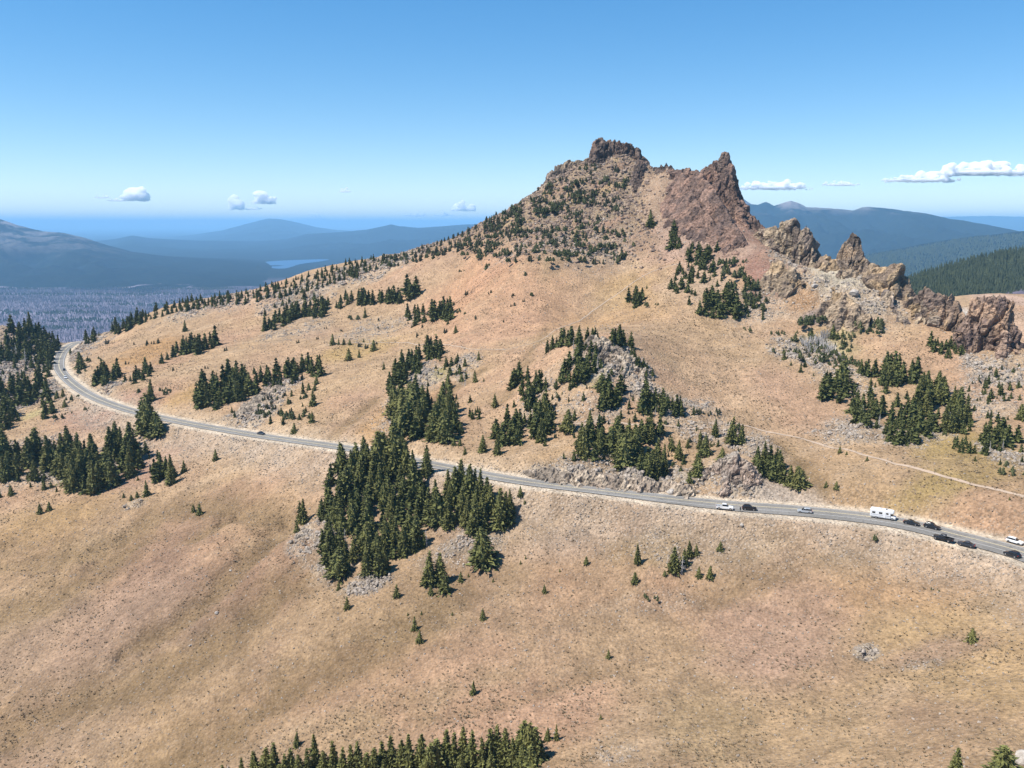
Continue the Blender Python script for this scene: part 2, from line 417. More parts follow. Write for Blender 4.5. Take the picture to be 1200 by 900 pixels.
for px, py, rx, ry, c, s in PATCH:
    mixc(emask(ell(px, py, rx, ry), .6) * min(1, s * 1.1), (C3(*c) * .88 + TAN * (sum(c) / TAN.sum()) * .12) * np.array([1.0, .985, 1.02]))
mixc(gullym * .8, C3(.24, .17, .10))
mixc(embank * (.7 + .5 * mid), C3(.45, .37, .31))
mixc(cut * (.6 + .5 * mid) * sstep(120, 0, GX), C3(.53, .44, .35))
mixc(rockm * np.clip(.6 + mid, 0, 1) * .85, C3(.43, .375, .32))
mixc(rockm * (cie > .68) * .45, C3(.56, .50, .43))
mixc(rockm * (cie < .2) * .5, C3(.24, .21, .19))
mixc(shoulder, C3(.60, .52, .44))
# peak: rusty and ochre bands
pk = sstep(-34, 4, GZ) * sstep(480, 540, GY)
mixc(pk * .8, C3(.27, .205, .15))
mixc(pk * sstep(.0, .5, f2(GX / 22, GY / 12, 4, 61)) * .8, C3(.33, .205, .15))
mixc(pk * sstep(.1, .6, f2(GX / 18, GY / 16, 4, 63)) * .7, C3(.44, .33, .17))
chute = np.maximum.reduce([emask(ell(*e_), .35) for e_ in ((776, 235, 20, 34), (800, 275, 30, 30), (850, 290, 40, 20), (880, 290, 26, 22), (935, 350, 26, 16), (975, 325, 18, 20))])
for px, py, rx, ry, c, s in [(835, 240, 34, 50, (.25, .17, .14), .95), (872, 288, 30, 26, (.31, .20, .165), .95), (778, 238, 22, 34, (.38, .27, .22), .95), (800, 276, 30, 30, (.37, .265, .22), .95), (770, 230, 16, 30, (.36, .26, .19), .8), (850, 300, 40, 12, (.37, .27, .22), .7), (905, 325, 26, 22, (.29, .17, .14), .8), (938, 352, 18, 12, (.36, .23, .14), .85), (968, 372, 22, 7, (.22, .19, .20), .95), (985, 325, 24, 22, (.47, .43, .36), .9)]:
    mixc(emask(ell(px, py, rx, ry), .5) * s, C3(*c))
lowland = sstep(345, 265, GY + WX * 70) * sstep(hw, hw + 12, rd)      # darker pumice in the hollow below the road
colr = np.clip(colr * (1 - lowland * .16)[..., None] * np.array([.80, .75, .65]), 0, 1)
rockcov = np.clip(rockm + embank * .35 + cut * .3 + pk * .3, 0, 1)

# ------------------------------------------------------------------ materials
def mat(name):
    m = bpy.data.materials.new(name); m.use_nodes = True
    t = m.node_tree; b = t.nodes["Principled BSDF"]; b.inputs["Roughness"].default_value = .9
    b.inputs["Specular IOR Level"].default_value = .2
    return m, t, b
def nd(t, typ, **kw):
    n = t.nodes.new(typ)
    for k, v in kw.items():
        if k.startswith("i_"): n.inputs[k[2:].replace("_", " ")].default_value = v
        else: setattr(n, k, v)
    return n
def mixn(t, fac, a, b, blend='MIX'):
    n = t.nodes.new("ShaderNodeMix"); n.data_type = 'RGBA'; n.blend_type = blend
    for sock, v in ((0, fac), (6, a), (7, b)):
        if hasattr(v, "is_output") or isinstance(v, bpy.types.NodeSocket): t.links.new(v, n.inputs[sock])
        else: n.inputs[sock].default_value = v if sock == 0 else (*v, 1)
    return n.outputs[2]
def ramp(t, inp, stops):
    n = t.nodes.new("ShaderNodeValToRGB"); cr = n.color_ramp
    while len(cr.elements) > 1: cr.elements.remove(cr.elements[-1])
    cr.elements[0].position = stops[0][0]; cr.elements[0].color = stops[0][1]
    for p, c in stops[1:]:
        e = cr.elements.new(p); e.color = c
    t.links.new(inp, n.inputs[0]); return n.outputs[0]
def g4(v): return (v, v, v, 1)
def noise(t, coord, scale, detail=3, rough=.6, dist=0):
    n = nd(t, "ShaderNodeTexNoise"); n.inputs["Scale"].default_value = scale; n.inputs["Detail"].default_value = detail
    n.inputs["Roughness"].default_value = rough; n.inputs["Distortion"].default_value = dist
    t.links.new(coord, n.inputs["Vector"]); return n.outputs[0]
def voro(t, coord, scale, feat='F1'):
    n = nd(t, "ShaderNodeTexVoronoi"); n.feature = feat; n.inputs["Scale"].default_value = scale
    t.links.new(coord, n.inputs["Vector"]); return n
def simple(name, rgb, rough=.6, metal=0, spec=.4, var=0.0, scale=6):
    m, t, b = mat(name)
    b.inputs["Roughness"].default_value = rough; b.inputs["Metallic"].default_value = metal; b.inputs["Specular IOR Level"].default_value = spec
    if var:
        tc = nd(t, "ShaderNodeTexCoord")
        nz = noise(t, tc.outputs["Object"], scale, 4)
        f = ramp(t, nz, [(.3, g4(1 - var)), (.7, g4(1 + var * .3))])
        t.links.new(mixn(t, 1, rgb, f, 'MULTIPLY'), b.inputs["Base Color"])
    else: b.inputs["Base Color"].default_value = (*rgb, 1)
    return m

def ground_material():
    m, t, b = mat("dry_soil")
    at_ = nd(t, "ShaderNodeAttribute", attribute_name="tint"); rk = nd(t, "ShaderNodeAttribute", attribute_name="rocky")
    tc = nd(t, "ShaderNodeTexCoord").outputs["Object"]
    c = at_.outputs["Color"]
    n1 = noise(t, tc, .8, 6, .85); c = mixn(t, 1, c, ramp(t, n1, [(.3, g4(.42)), (.5, g4(1)), (.68, g4(1.45))]), 'MULTIPLY')
    n2_ = noise(t, tc, .12, 4, .6, .6); c = mixn(t, 1, c, ramp(t, n2_, [(.35, g4(.80)), (.65, g4(1.14))]), 'MULTIPLY')
    # dry tufts: small dark brown spots with gaps between
    v = voro(t, tc, .55); gate = noise(t, tc, .05, 3)
    spot = ramp(t, v.outputs["Distance"], [(.16, g4(1)), (.30, g4(0))])
    gm = ramp(t, gate, [(.36, g4(.3)), (.60, g4(.9))])
    f = nd(t, "ShaderNodeMath", operation='MULTIPLY'); t.links.new(spot, f.inputs[0]); t.links.new(gm, f.inputs[1])
    c = mixn(t, f.outputs[0], c, (.185, .13, .085))
    # loose stones: each cell its own grey
    v2 = voro(t, tc, 1.1)
    st = mixn(t, 1, v2.outputs["Color"], (.33, .33, .33), 'MIX')
    sel = ramp(t, v2.outputs["Color"], [(.55, g4(0)), (.62, g4(1))])
    dd = ramp(t, v2.outputs["Distance"], [(.25, g4(1)), (.38, g4(0))])
    f2_ = nd(t, "ShaderNodeMath", operation='MULTIPLY'); t.links.new(sel, f2_.inputs[0]); t.links.new(dd, f2_.inputs[1])
    f3_ = nd(t, "ShaderNodeMath", operation='MULTIPLY'); t.links.new(f2_.outputs[0], f3_.inputs[0])
    rr = ramp(t, rk.outputs["Fac"], [(0, g4(.16)), (.6, g4(1))]); t.links.new(rr, f3_.inputs[1])
    c = mixn(t, f3_.outputs[0], c, (.42, .355, .29))
    t.links.new(c, b.inputs["Base Color"])
    b.inputs["Roughness"].default_value = .95; b.inputs["Specular IOR Level"].default_value = .1
    hh = nd(t, "ShaderNodeMath", operation='ADD'); t.links.new(n1, hh.inputs[0]); t.links.new(v2.outputs["Distance"], hh.inputs[1])
    bp = nd(t, "ShaderNodeBump"); bp.inputs["Distance"].default_value = .45; t.links.new(hh.outputs[0], bp.inputs["Height"])
    st_ = ramp(t, rk.outputs["Fac"], [(0, g4(.7)), (.6, g4(1))]); t.links.new(st_, bp.inputs["Strength"])
    t.links.new(bp.outputs[0], b.inputs["Normal"])
    return m
M_ground = ground_material()

V = np.stack([GX, GY, GZ], -1).reshape(-1, 3)
me = mesh_np("terrain", V, grid_faces(NR, NC), M_ground, True, colr.reshape(-1, 3), {"rocky": rockcov.ravel()})
tag(mobj("terrain", me), kind='structure')
#@@PART2
# ------------------------------------------------------------------ far country
M_plain_z = -450.0
def far_material(name, dark, pale, gate=(.55, .7), stretch=(1, 1, 1), fine=.03, patch=.0015, zr=None, yr=None):
    m, t, b = mat(name)
    tc = nd(t, "ShaderNodeTexCoord").outputs["Object"]
    mp = nd(t, "ShaderNodeMapping"); mp.inputs["Scale"].default_value = stretch; t.links.new(tc, mp.inputs[0])
    p = noise(t, mp.outputs[0], patch, 6, .62, .4)
    f = ramp(t, p, [(gate[0], g4(0)), (gate[1], g4(1))])
    if zr:    # bare rock only high up
        sz = nd(t, "ShaderNodeSeparateXYZ"); t.links.new(tc, sz.inputs[0]); mr = nd(t, "ShaderNodeMapRange"); mr.inputs[1].default_value, mr.inputs[2].default_value = zr
        t.links.new(sz.outputs[2], mr.inputs[0]); mm_ = nd(t, "ShaderNodeMath", operation='MULTIPLY'); t.links.new(f, mm_.inputs[0]); t.links.new(mr.outputs[0], mm_.inputs[1]); f = mm_.outputs[0]
    c = mixn(t, f, dark, pale)
    if yr:    # living forest beyond the burn
        sy = nd(t, "ShaderNodeSeparateXYZ"); t.links.new(tc, sy.inputs[0]); my = nd(t, "ShaderNodeMapRange"); my.inputs[1].default_value, my.inputs[2].default_value = yr
        t.links.new(sy.outputs[1], my.inputs[0]); c = mixn(t, my.outputs[0], c, (.013, .019, .016))
    q = noise(t, tc, fine, 4, .8)
    c = mixn(t, 1, c, ramp(t, q, [(.3, g4(.55)), (.7, g4(1.45))]), 'MULTIPLY')
    t.links.new(c, b.inputs["Base Color"]); b.inputs["Specular IOR Level"].default_value = 0
    return m
M_plain = far_material("dead_forest_floor", (.085, .075, .10), (.19, .165, .20), (.40, .60), (.35, 1, 1), .03, .0016, None, (6300, 7300))
M_forest = far_material("far_conifer_forest", (.011, .017, .015), (.05, .055, .04), (.62, .75), (1, 1, 1), .02, .0010)
M_rocky = far_material("far_rocky_summit", (.011, .017, .015), (.20, .175, .17), (.46, .56), (1, 1, 2.0), .02, .0030, (-330, 40))
M_rocky3 = far_material("far_rocky_crest", (.011, .017, .015), (.24, .20, .19), (.44, .54), (1, 1, 2.0), .02, .0022, (90, 290))
M_hillfloor = far_material("hill_forest_floor", (.06, .065, .04), (.30, .26, .20), (.62, .72), (1, 1, 1), .2, .008)

def far_z(x, y):
    yc = np.clip(y, 34, 1090); sc = np.clip(x / (np.maximum(yc, 1) + YO), -.665, .665); xc = sc * (yc + YO)
    d = np.hypot(x - xc, y - yc)
    z0 = lookup(base_edge, xc, yc)
    inside = d < 1
    pl = M_plain_z + f2(x / 2500, y / 2500, 3, 71) * 26 * sstep(2000, 6000, np.hypot(x, y))
    k = sstep(0, 1500, d) * (x < 0) + sstep(0, 2400, d) * (x >= 0)
    return np.where(inside, z0 - 22, z0 * (1 - k) + pl * k)
NRr, NA = 220, 320
rr = np.concatenate([40 * (56000 / 40.0) ** np.linspace(0, 1, NRr - 6), np.array([75, 100, 140, 190, 240, 290]) * 1000.0]); aa = np.linspace(0, 2 * np.pi, NA, endpoint=False)
FX = rr[:, None] * np.sin(aa)[None]; FY = rr[:, None] * np.cos(aa)[None]
FZ = far_z(FX, FY)
i = np.arange((NRr - 1) * NA); r_ = i // NA; c_ = i % NA; c1 = (c_ + 1) % NA
FF = np.stack([r_ * NA + c_, r_ * NA + c1, (r_ + 1) * NA + c1, (r_ + 1) * NA + c_], 1)[:, ::-1]
tag(mobj("valley_floor", mesh_np("valley_floor", np.stack([FX, FY, FZ], -1).reshape(-1, 3), FF, M_plain, True)), kind='structure')

def resample_line(P, n):
    P = np.asarray(P, float); s = np.concatenate([[0], np.cumsum(np.sqrt((np.diff(P, axis=0) ** 2).sum(1)))])
    u = np.linspace(0, s[-1], n)
    return np.stack([np.interp(u, s, P[:, k]) for k in range(3)], 1)
def px_line(txt):
    return np.array([at(*[float(v) for v in q.split()]) for q in txt.split(";") if q.strip()])
def mountain(name, txt, run, m, base=M_plain_z - 15, n=260, nv=70, amp=.10, scale=900., seed=1, power=1.25, back=.8):
    P = px_line(txt); L = resample_line(P, n)
    t = np.concatenate([np.linspace(0, 1, nv), np.linspace(1, 0, nv // 2)[1:]])
    side = np.concatenate([-np.ones(nv), np.ones(nv // 2 - 1)])
    H = L[:, 2] - base
    if not np.isscalar(run): run = np.interp(np.linspace(0, 1, n), np.linspace(0, 1, len(run)), run)
    wv = (1 - t)[:, None] * (run * np.ones(n))[None] * np.where(side < 0, 1, back)[:, None]
    X = L[None, :, 0] * (1 + side[:, None] * wv / L[None, :, 1]); Y = L[None, :, 1] + side[:, None] * wv
    g = t[:, None] ** power
    nz = 1 - 2 * np.abs(f2(X / scale, Y / (scale * 1.6), 5, seed)); env = np.sin(np.pi * np.clip(t, 0, 1)) ** .7
    Z = base + H[None] * g + (nz - .55) * env[:, None] * H[None] * amp * 2 + f2(X / 160, Y / 160, 3, seed + 5) * H[None] * .012
    V = np.stack([X, Y, Z], -1).reshape(-1, 3)
    o = tag(mobj(name, mesh_np(name, V, grid_faces(len(t), n), m, True)), kind='structure')
    return o, (X, Y, Z)
mountain("mountain", "-420 262 11500;-250 225 11000;-100 234 10500;-40 246 10200;0 257 10000;25 265 9900;50 271 9800;75 273 9700;100 279 9600;125 287 9500;155 295 9400;175 298 9300;225 303 9200;275 306 9100;310 311 9000;350 318 8800", 3700, M_rocky, amp=.17, scale=900, seed=11)
mountain("distant_mountain", "60 285 29520;130 284 28700;190 279 28290;220 276 27880;260 270 27880;290 262 27880;302 259 27880;315 256 27880;330 257 27880;345 260 27880;370 266 27880;390 269 28290;430 272 28700;520 276 29520;600 280 29520", 9000, M_forest, amp=.16, scale=2200, seed=12)
mountain("distant_ridge", "60 290 18060;110 283 18060;135 280 18060;155 276 18060;175 279 18060;230 282 18060;300 283 18060;335 280 18060;360 274 18060;400 272 18060;430 269 18060;445 266 17630;458 263 17630;468 265 17630;490 267 17630;520 265 17630;545 263 17630;600 262 18060;660 266 18920", 7000, M_forest, amp=.16, scale=1700, seed=13)
mountain("lake_shore_ridge", "285 303 12000;310 300 12200;345 299 12400;380 297 12400;430 293 12600;500 296 12800;560 302 12800", 1500, M_forest, amp=.05, scale=900, seed=14)
mountain("lake_shore_hill", "285 318 8600;297 314 8500;303 311 8500;309 314 8400;318 319 8300", 500, M_forest, amp=.05, scale=300, seed=15, n=80)
mountain("mountain", "800 268 11812;840 240 11375;866 231 11025;872 234 10938;880 239 10850;888 240 10762;898 237 10762;907 241 10675;916 238 10675;927 235 10675;936 238 10675;945 243 10675;975 244 10675;1000 247 10500;1010 243 10500;1017 242 10500;1040 244 10500;1060 247 10325;1085 250 10150;1112 256 9975;1150 262 9625;1200 272 9188;1300 284 8750", 3800, M_rocky3, amp=.16, scale=900, seed=16)
mountain("distant_ridge", "1000 262 36000;1060 256 35000;1110 254 34000;1160 253 34000;1200 254 34000;1300 255 34000;1420 262 34000", 9000, M_forest, amp=.07, scale=4000, seed=17)
o4, m4 = mountain("forested_slope", "920 330 6000;960 314 6200;1000 301 6300;1040 294 6400;1075 287 6500;1112 281 6500;1150 276 6500;1200 271 6500;1300 262 6600;1420 262 6800", 3300, M_forest, amp=.05, scale=900, seed=18)
o5, m5 = mountain("forested_hill", "960 372 1500;1010 350 1450;1050 336 1450;1080 323 1500;1110 313 1550;1140 305 1600;1170 298 1650;1200 292 1700;1260 282 1750;1340 274 1800;1420 272 1850", [500, 450, 520, 560], M_hillfloor, base=-112, amp=.08, scale=260, seed=19, nv=60, power=.95)

# lake
lk = [(302, 309), (310, 307), (325, 305.6), (345, 304.8), (366, 304), (385, 304), (378, 306), (362, 308), (350, 310), (342, 312.5), (334, 314.5), (322, 314.5), (312, 312)]
def on_plane(px, py, z):
    u, dy, dz = ray(px, py); k = z / dz; return np.array([u * k, dy * k, z])
LP = np.array([on_plane(a, b, M_plain_z + 9) for a, b in lk]); LP = spline(np.vstack([LP, LP[:1]]), 6)[:-1]
m_w, t_, b_ = mat("lake_water"); b_.inputs["Base Color"].default_value = (.03, .09, .18, 1); b_.inputs["Roughness"].default_value = .5; b_.inputs["Specular IOR Level"].default_value = .3
cen = LP.mean(0); Vl = np.vstack([LP, cen[None]]); nl = len(LP)
tag(mobj("lake", mesh_np("lake", Vl, np.array([[k, (k + 1) % nl, nl] for k in range(nl)])[:, ::-1], m_w)), kind='structure')

# haze: one closed box of even pale air round camera and land
hx, hy0, hy1, hz0, hz1 = 320000, -300000, 320000, M_plain_z - 60, 325
hv = [(sx * hx, y, z) for z in (hz0, hz1) for y in (hy0, hy1) for sx in (-1, 1)]
hf = [(0, 2, 3, 1), (4, 5, 7, 6), (0, 1, 5, 4), (2, 6, 7, 3), (0, 4, 6, 2), (1, 3, 7, 5)]
m_h = bpy.data.materials.new("haze"); m_h.use_nodes = True; t = m_h.node_tree
t.nodes.remove(t.nodes["Principled BSDF"])
pv = t.nodes.new("ShaderNodeVolumePrincipled"); pv.inputs["Color"].default_value = (.34, .67, 1.0, 1); pv.inputs["Density"].default_value = 5.0e-5
pv.inputs["Anisotropy"].default_value = 0.0
t.links.new(pv.outputs[0], t.nodes["Material Output"].inputs["Volume"])
ho = tag(mobj("haze", mesh_np("haze", hv, hf, m_h)), kind='stuff')

# ------------------------------------------------------------------ far trees as stuff
def spikes(name, P, hgt, rad, m, tiers=1, seed=0, sides=4):
    """many simple conifers joined: each tier a small open cone"""
    r = np.random.RandomState(seed); n = len(P)
    ang = r.rand(n)[:, None] * 6.28 + np.arange(sides)[None] * 2 * np.pi / sides
    Vs, Fs = [], []; off = 0
    for k in range(tiers):
        z0 = hgt * (.05 + k * .85 / tiers); z1 = hgt * min(1.0, (k + 1.9) / (tiers + .9)) if tiers > 1 else hgt
        rk_ = rad * (1 - k * .8 / tiers)
        ring = np.stack([P[:, None, 0] + np.cos(ang) * rk_[:, None], P[:, None, 1] + np.sin(ang) * rk_[:, None], np.repeat((P[:, 2] + z0)[:, None], sides, 1)], -1)
        tip = np.stack([P[:, 0], P[:, 1], P[:, 2] + z1], -1)[:, None]
        V_ = np.concatenate([ring, tip], 1).reshape(-1, 3)
        b0 = off + np.arange(n) * (sides + 1)
        for s in range(sides): Fs.append(np.stack([b0 + s, b0 + (s + 1) % sides, b0 + sides], 1))
        Vs.append(V_); off += len(V_)
    return tag(mobj(name, mesh_np(name, np.vstack(Vs), np.vstack(Fs), m)), kind='stuff')
def tree_mat(name, a, b2, scale=.05):
    m, t, b = mat(name)
    geo = nd(t, "ShaderNodeTexCoord").outputs["Object"]
    c = mixn(t, ramp(t, noise(t, geo, scale, 4, .8), [(.35, g4(0)), (.65, g4(1))]), a, b2)
    t.links.new(c, b.inputs["Base Color"]); b.inputs["Specular IOR Level"].default_value = .1
    return m
M_farg = tree_mat("far_needles", (.026, .038, .022), (.075, .088, .045), .06)
M_dead = tree_mat("bare_grey_trunks", (.12, .108, .12), (.17, .153, .17), .04)
def on_sheet(S, n, seed, keep=None):
    X, Y, Z = S; r = np.random.RandomState(seed)
    i = r.rand(n) * (X.shape[0] * .66 - 2); j = r.rand(n) * (X.shape[1] - 2)
    i0 = i.astype(int); j0 = j.astype(int); fi = i - i0; fj = j - j0
    f = lambda A: (A[i0, j0] * (1 - fi) + A[i0 + 1, j0] * fi) * (1 - fj) + (A[i0, j0 + 1] * (1 - fi) + A[i0 + 1, j0 + 1] * fi) * fj
    return np.stack([f(X), f(Y), f(Z) - .5], -1)
P = on_sheet(m5, 9500, 3); gap = f2(P[:, 0] / 60, P[:, 1] / 60, 3, 77); P = P[gap > -.42]
spikes("hill_forest", P, 8 + 9 * np.random.RandomState(4).rand(len(P)), 2.2 + 1.2 * np.random.RandomState(5).rand(len(P)), M_farg, 3, 6, 5)
P = on_sheet(m4, 22000, 8)
spikes("slope_forest", P, 16 + 14 * np.random.RandomState(9).rand(len(P)), 5 + 3 * np.random.RandomState(10).rand(len(P)), M_farg, 1, 11, 4)
r = np.random.RandomState(20); n = 60000
yy = np.sqrt(r.rand(n) * (6200 ** 2 - 2400 ** 2) + 2400 ** 2); xx = yy * (-.72 + .56 * r.rand(n)); dens = f2(xx / 500, yy / 260, 4, 81)
P = np.stack([xx, yy, far_z(xx, yy) - 1], -1)
dd_ = dens > .12
spikes("living_valley_trees", P[dd_][:9000], 9 + 8 * r.rand(len(P[dd_][:9000])), 3 + 2 * r.rand(len(P[dd_][:9000])), M_farg, 1, 22, 4)
Pd = P[~dd_]
spikes("dead_valley_forest", Pd, 12 + 8 * r.rand(len(Pd)), .9 + .5 * r.rand(len(Pd)), M_dead, 1, 23, 3)

# ------------------------------------------------------------------ clouds, far above and beyond the haze
m_c = bpy.data.materials.new("cloud_vapour"); m_c.use_nodes = True; t = m_c.node_tree
t.nodes.remove(t.nodes["Principled BSDF"])
sc_ = t.nodes.new("ShaderNodeVolumeScatter"); sc_.inputs["Color"].default_value = (1, 1, 1, 1); sc_.inputs["Density"].default_value = 1 / 130.0; sc_.inputs["Anisotropy"].default_value = 0
t.links.new(sc_.outputs[0], t.nodes["Material Output"].inputs["Volume"])
def ico_np(sub=2):
    import bmesh
    bm = bmesh.new(); bmesh.ops.create_icosphere(bm, subdivisions=sub, radius=1)
    V = np.array([v.co[:] for v in bm.verts]); Fc = np.array([[v.index for v in f.verts] for f in bm.faces]); bm.free()
    return V, Fc
IV3, IF3 = ico_np(3); IV2, IF2 = ico_np(2)
def cloud(px, py, wpx, hpx, n, label, seed, dens=1.0):
    r = np.random.RandomState(seed); D = 78000.0; c = at(px, py, D); s = D / F * 1.02
    Vs, Fs = [IV2 * np.array([wpx * .46, wpx * .2, hpx * .16]) * s + np.array([0, 0, -hpx * .3 * s])], [IF2]; k = len(IV2)
    for i in range(n * 3):
        u = r.uniform(-1, 1); hh = (1 - u * u) ** .7
        rad = (hpx * .5) * (.12 + .42 * r.rand() ** 1.6) * (.5 + .6 * hh) * s
        z = (-hpx * .5 + rad / s * .8 + hh * hpx * .6 * r.rand() ** 1.5) * s
        p = np.array([u * wpx * .5 * s, r.uniform(-.3, .3) * wpx * s * .5, z])
        V_ = IV2 * rad * np.array([1.25, 1.1, .8]); q = V_ / rad * 1.6 + i * 3.1
        V_ = V_ * (1 + .28 * f3(q[:, 0], q[:, 1], q[:, 2], 3, seed))[:, None] + p
        Vs.append(V_); Fs.append(IF2 + k); k += len(V_)
    me = mesh_np("cloud", np.vstack(Vs), np.vstack(Fs), m_c, True)
    o = mobj("cloud", me); o.location = c
    tag(o, label, "cloud", "small white clouds low over the horizon")
for a in [(158, 224, 26, 22, 22, "bright puffy cloud above the blue forested mountain at the left", 1), (137, 233, 26, 6, 10, "thin wisp of cloud trailing left of the leftmost bright puff", 2),
          (276, 237, 16, 18, 14, "small upright cloud puff, left one of a pair over the distant peak", 3), (308, 230, 26, 18, 18, "puffy cloud, right one of the pair over the distant peak", 4),
          (404, 222, 15, 7, 8, "tiny isolated cloud high between the two pale mountains", 5), (543, 240, 26, 15, 16, "small round cloud just left of the brown ridge slope", 6),
          (487, 250, 26, 8, 10, "flat small cloud low over the long blue ridge", 7), (368, 254, 30, 7, 10, "faint low cloud right of the distant peak", 8), (230, 260, 56, 7, 14, "faint low strip of cloud between forested mountain and distant peak", 9),
          (120, 230, 22, 5, 8, "faint short wisp left of the thin trailing wisp", 21), (296, 243, 20, 6, 8, "small low shred of cloud between and under the pair of puffs", 22), (520, 250, 26, 7, 10, "small cloud left of the round cloud by the brown ridge", 23), (440, 256, 30, 5, 8, "faint thin cloud over the middle of the long blue ridge", 24), (190, 262, 30, 5, 8, "faint low cloud just right of the forested mountain slope", 25), (908, 215, 82, 15, 40, "long flat white cloud immediately right of the rock pinnacle", 10), (985, 214, 40, 8, 16, "small thin cloud between two longer white clouds on the right", 11),
          (1078, 207, 84, 13, 36, "left lower half of the long cloud bank at the right", 12), (1150, 196, 110, 20, 50, "big long white cloud bank at the right edge of the sky", 13)]:
    cloud(*a)

# ------------------------------------------------------------------ crags
def rock_material(name, bump=.6):
    m, t, b = mat(name)
    tc = nd(t, "ShaderNodeTexCoord").outputs["Object"]
    c = nd(t, "ShaderNodeAttribute", attribute_name="tint").outputs["Color"]
    n1 = noise(t, tc, .55, 6, .75, .3); c = mixn(t, 1, c, ramp(t, n1, [(.3, g4(.5)), (.5, g4(1)), (.7, g4(1.45))]), 'MULTIPLY')
    v = voro(t, tc, .9); bw = nd(t, "ShaderNodeRGBToBW"); t.links.new(v.outputs["Color"], bw.inputs[0]); c = mixn(t, .8, c, ramp(t, bw.outputs[0], [(.2, g4(.7)), (.8, g4(1.35))]), 'MULTIPLY')
    t.links.new(c, b.inputs["Base Color"]); b.inputs["Specular IOR Level"].default_value = .15
    hh = nd(t, "ShaderNodeMath", operation='ADD'); t.links.new(n1, hh.inputs[0]); t.links.new(v.outputs["Distance"], hh.inputs[1])
    bp = nd(t, "ShaderNodeBump"); bp.inputs["Distance"].default_value = .8; bp.inputs["Strength"].default_value = bump
    t.links.new(hh.outputs[0], bp.inputs["Height"]); t.links.new(bp.outputs[0], b.inputs["Normal"])
    return m
M_rock = rock_material("weathered_lava")
def rock_sheet(L, wf=3, kf=.4, wb=3, kb=.3, amp=1.6, cell=6., du=.75, sink=3.5, seed=1, vert=2.8, front=None, palette=None):
    """a wall of rock along a crest line: front and back flanks down to below the ground, broken into blocks"""
    L = np.asarray(L, float); seg = np.sqrt((np.diff(L, axis=0) ** 2).sum(1)).sum(); n = max(8, int(seg / du))
    Ls = resample_line(L, n)
    T = np.gradient(Ls[:, :2], axis=0)
    if front is None:
        k = min(n // 2, 15); ker = np.ones(2 * k + 1) / (2 * k + 1)
        T = np.stack([np.convolve(np.pad(T[:, q], k, mode='edge'), ker, 'valid') for q in (0, 1)], 1)
        T /= np.linalg.norm(T, axis=1)[:, None] + 1e-9
        N = np.stack([T[:, 1], -T[:, 0]], 1); N *= np.where(N[:, 1] > 0, -1, 1)[:, None]
    else: N = np.repeat(np.array([front], float), n, 0)
    tap = np.clip(np.minimum(np.arange(n), n - 1 - np.arange(n)) * du / 3.0, .15, 1)
    def flank(w0, k, sgn):
        H = np.full(n, 10.0)
        for _ in range(6):
            wd = (w0 + k * H) * tap
            H = np.clip(Ls[:, 2] - ground(Ls[:, 0] + sgn * N[:, 0] * wd, Ls[:, 1] + sgn * N[:, 1] * wd) + sink, 1.5, 70)
        m = max(6, int(np.percentile(H, 90) * math.sqrt(1 + k * k) / du))
        tt = np.linspace(0, 1, m)[:, None]
        wd = (w0 * np.sqrt(tt) + k * H[None] * tt) * tap[None]
        return np.stack([Ls[None, :, 0] + sgn * N[None, :, 0] * wd, Ls[None, :, 1] + sgn * N[None, :, 1] * wd, Ls[None, :, 2] - H[None] * tt], -1)
    A = flank(wf, kf, 1); B = flank(wb, kb, -1)
    G = np.concatenate([A[::-1], B[1:]], 0)
    du_ = np.gradient(G, axis=1); dv_ = np.gradient(G, axis=0)
    Nn = np.cross(du_, dv_); Nn /= np.linalg.norm(Nn, axis=-1)[..., None] + 1e-9
    cen_ = G.mean((0, 1))
    mid_ = len(A) // 2
    if (Nn[mid_, n // 2, 1] > 0): Nn = -Nn
    x, y, z = G[..., 0], G[..., 1], G[..., 2]
    wx = f3(x / 9, y / 9, z / 9, 2, seed + 3) * 3
    q1 = vor3((x + wx) / cell, (y + wx) / cell, (z + wx) / (cell * vert), seed); q2 = vor3((x + wx) / (cell * .38), (y - wx) / (cell * .38), z / (cell * .45), seed + 9)
    d = (q1[2] - .5) * 1.6 + (np.minimum(q1[1] - q1[0], .16) - .14) * 6.5 + (q2[2] - .5) * .5 + (np.minimum(q2[1] - q2[0], .2) - .12) * 1.3
    d += f3(x / 6, y / 6, z / 34, 3, seed + 5) * 1.5
    capr = np.concatenate([np.linspace(1, .55, len(A)), np.linspace(.55, 1, len(B) - 1)])[:, None]
    G = G + Nn * (d * amp * capr)[..., None]
    G[..., 2] += ((q1[2] - .55) * 2.4 + (q2[2] - .5) * 1.6) * amp * (1 - capr)
    a, b_, c_ = [np.array(v) * np.array([.96, .89, .79]) for v in (palette or ((.26, .20, .17), (.36, .26, .19), (.15, .12, .11)))]
    s1 = sstep(-.25, .35, f3(x / 10, y / 10, z / 8, 4, seed + 21))[..., None]; s2 = sstep(-.12, .35, f3(x / 5, y / 5, z / 9, 3, seed + 22))[..., None]
    col = a * (1 - s1) + b_ * s1; col = col * (1 - s2 * .8) + c_ * s2 * .8
    col = col * (.75 + .5 * q1[2])[..., None] * .80
    return G, col
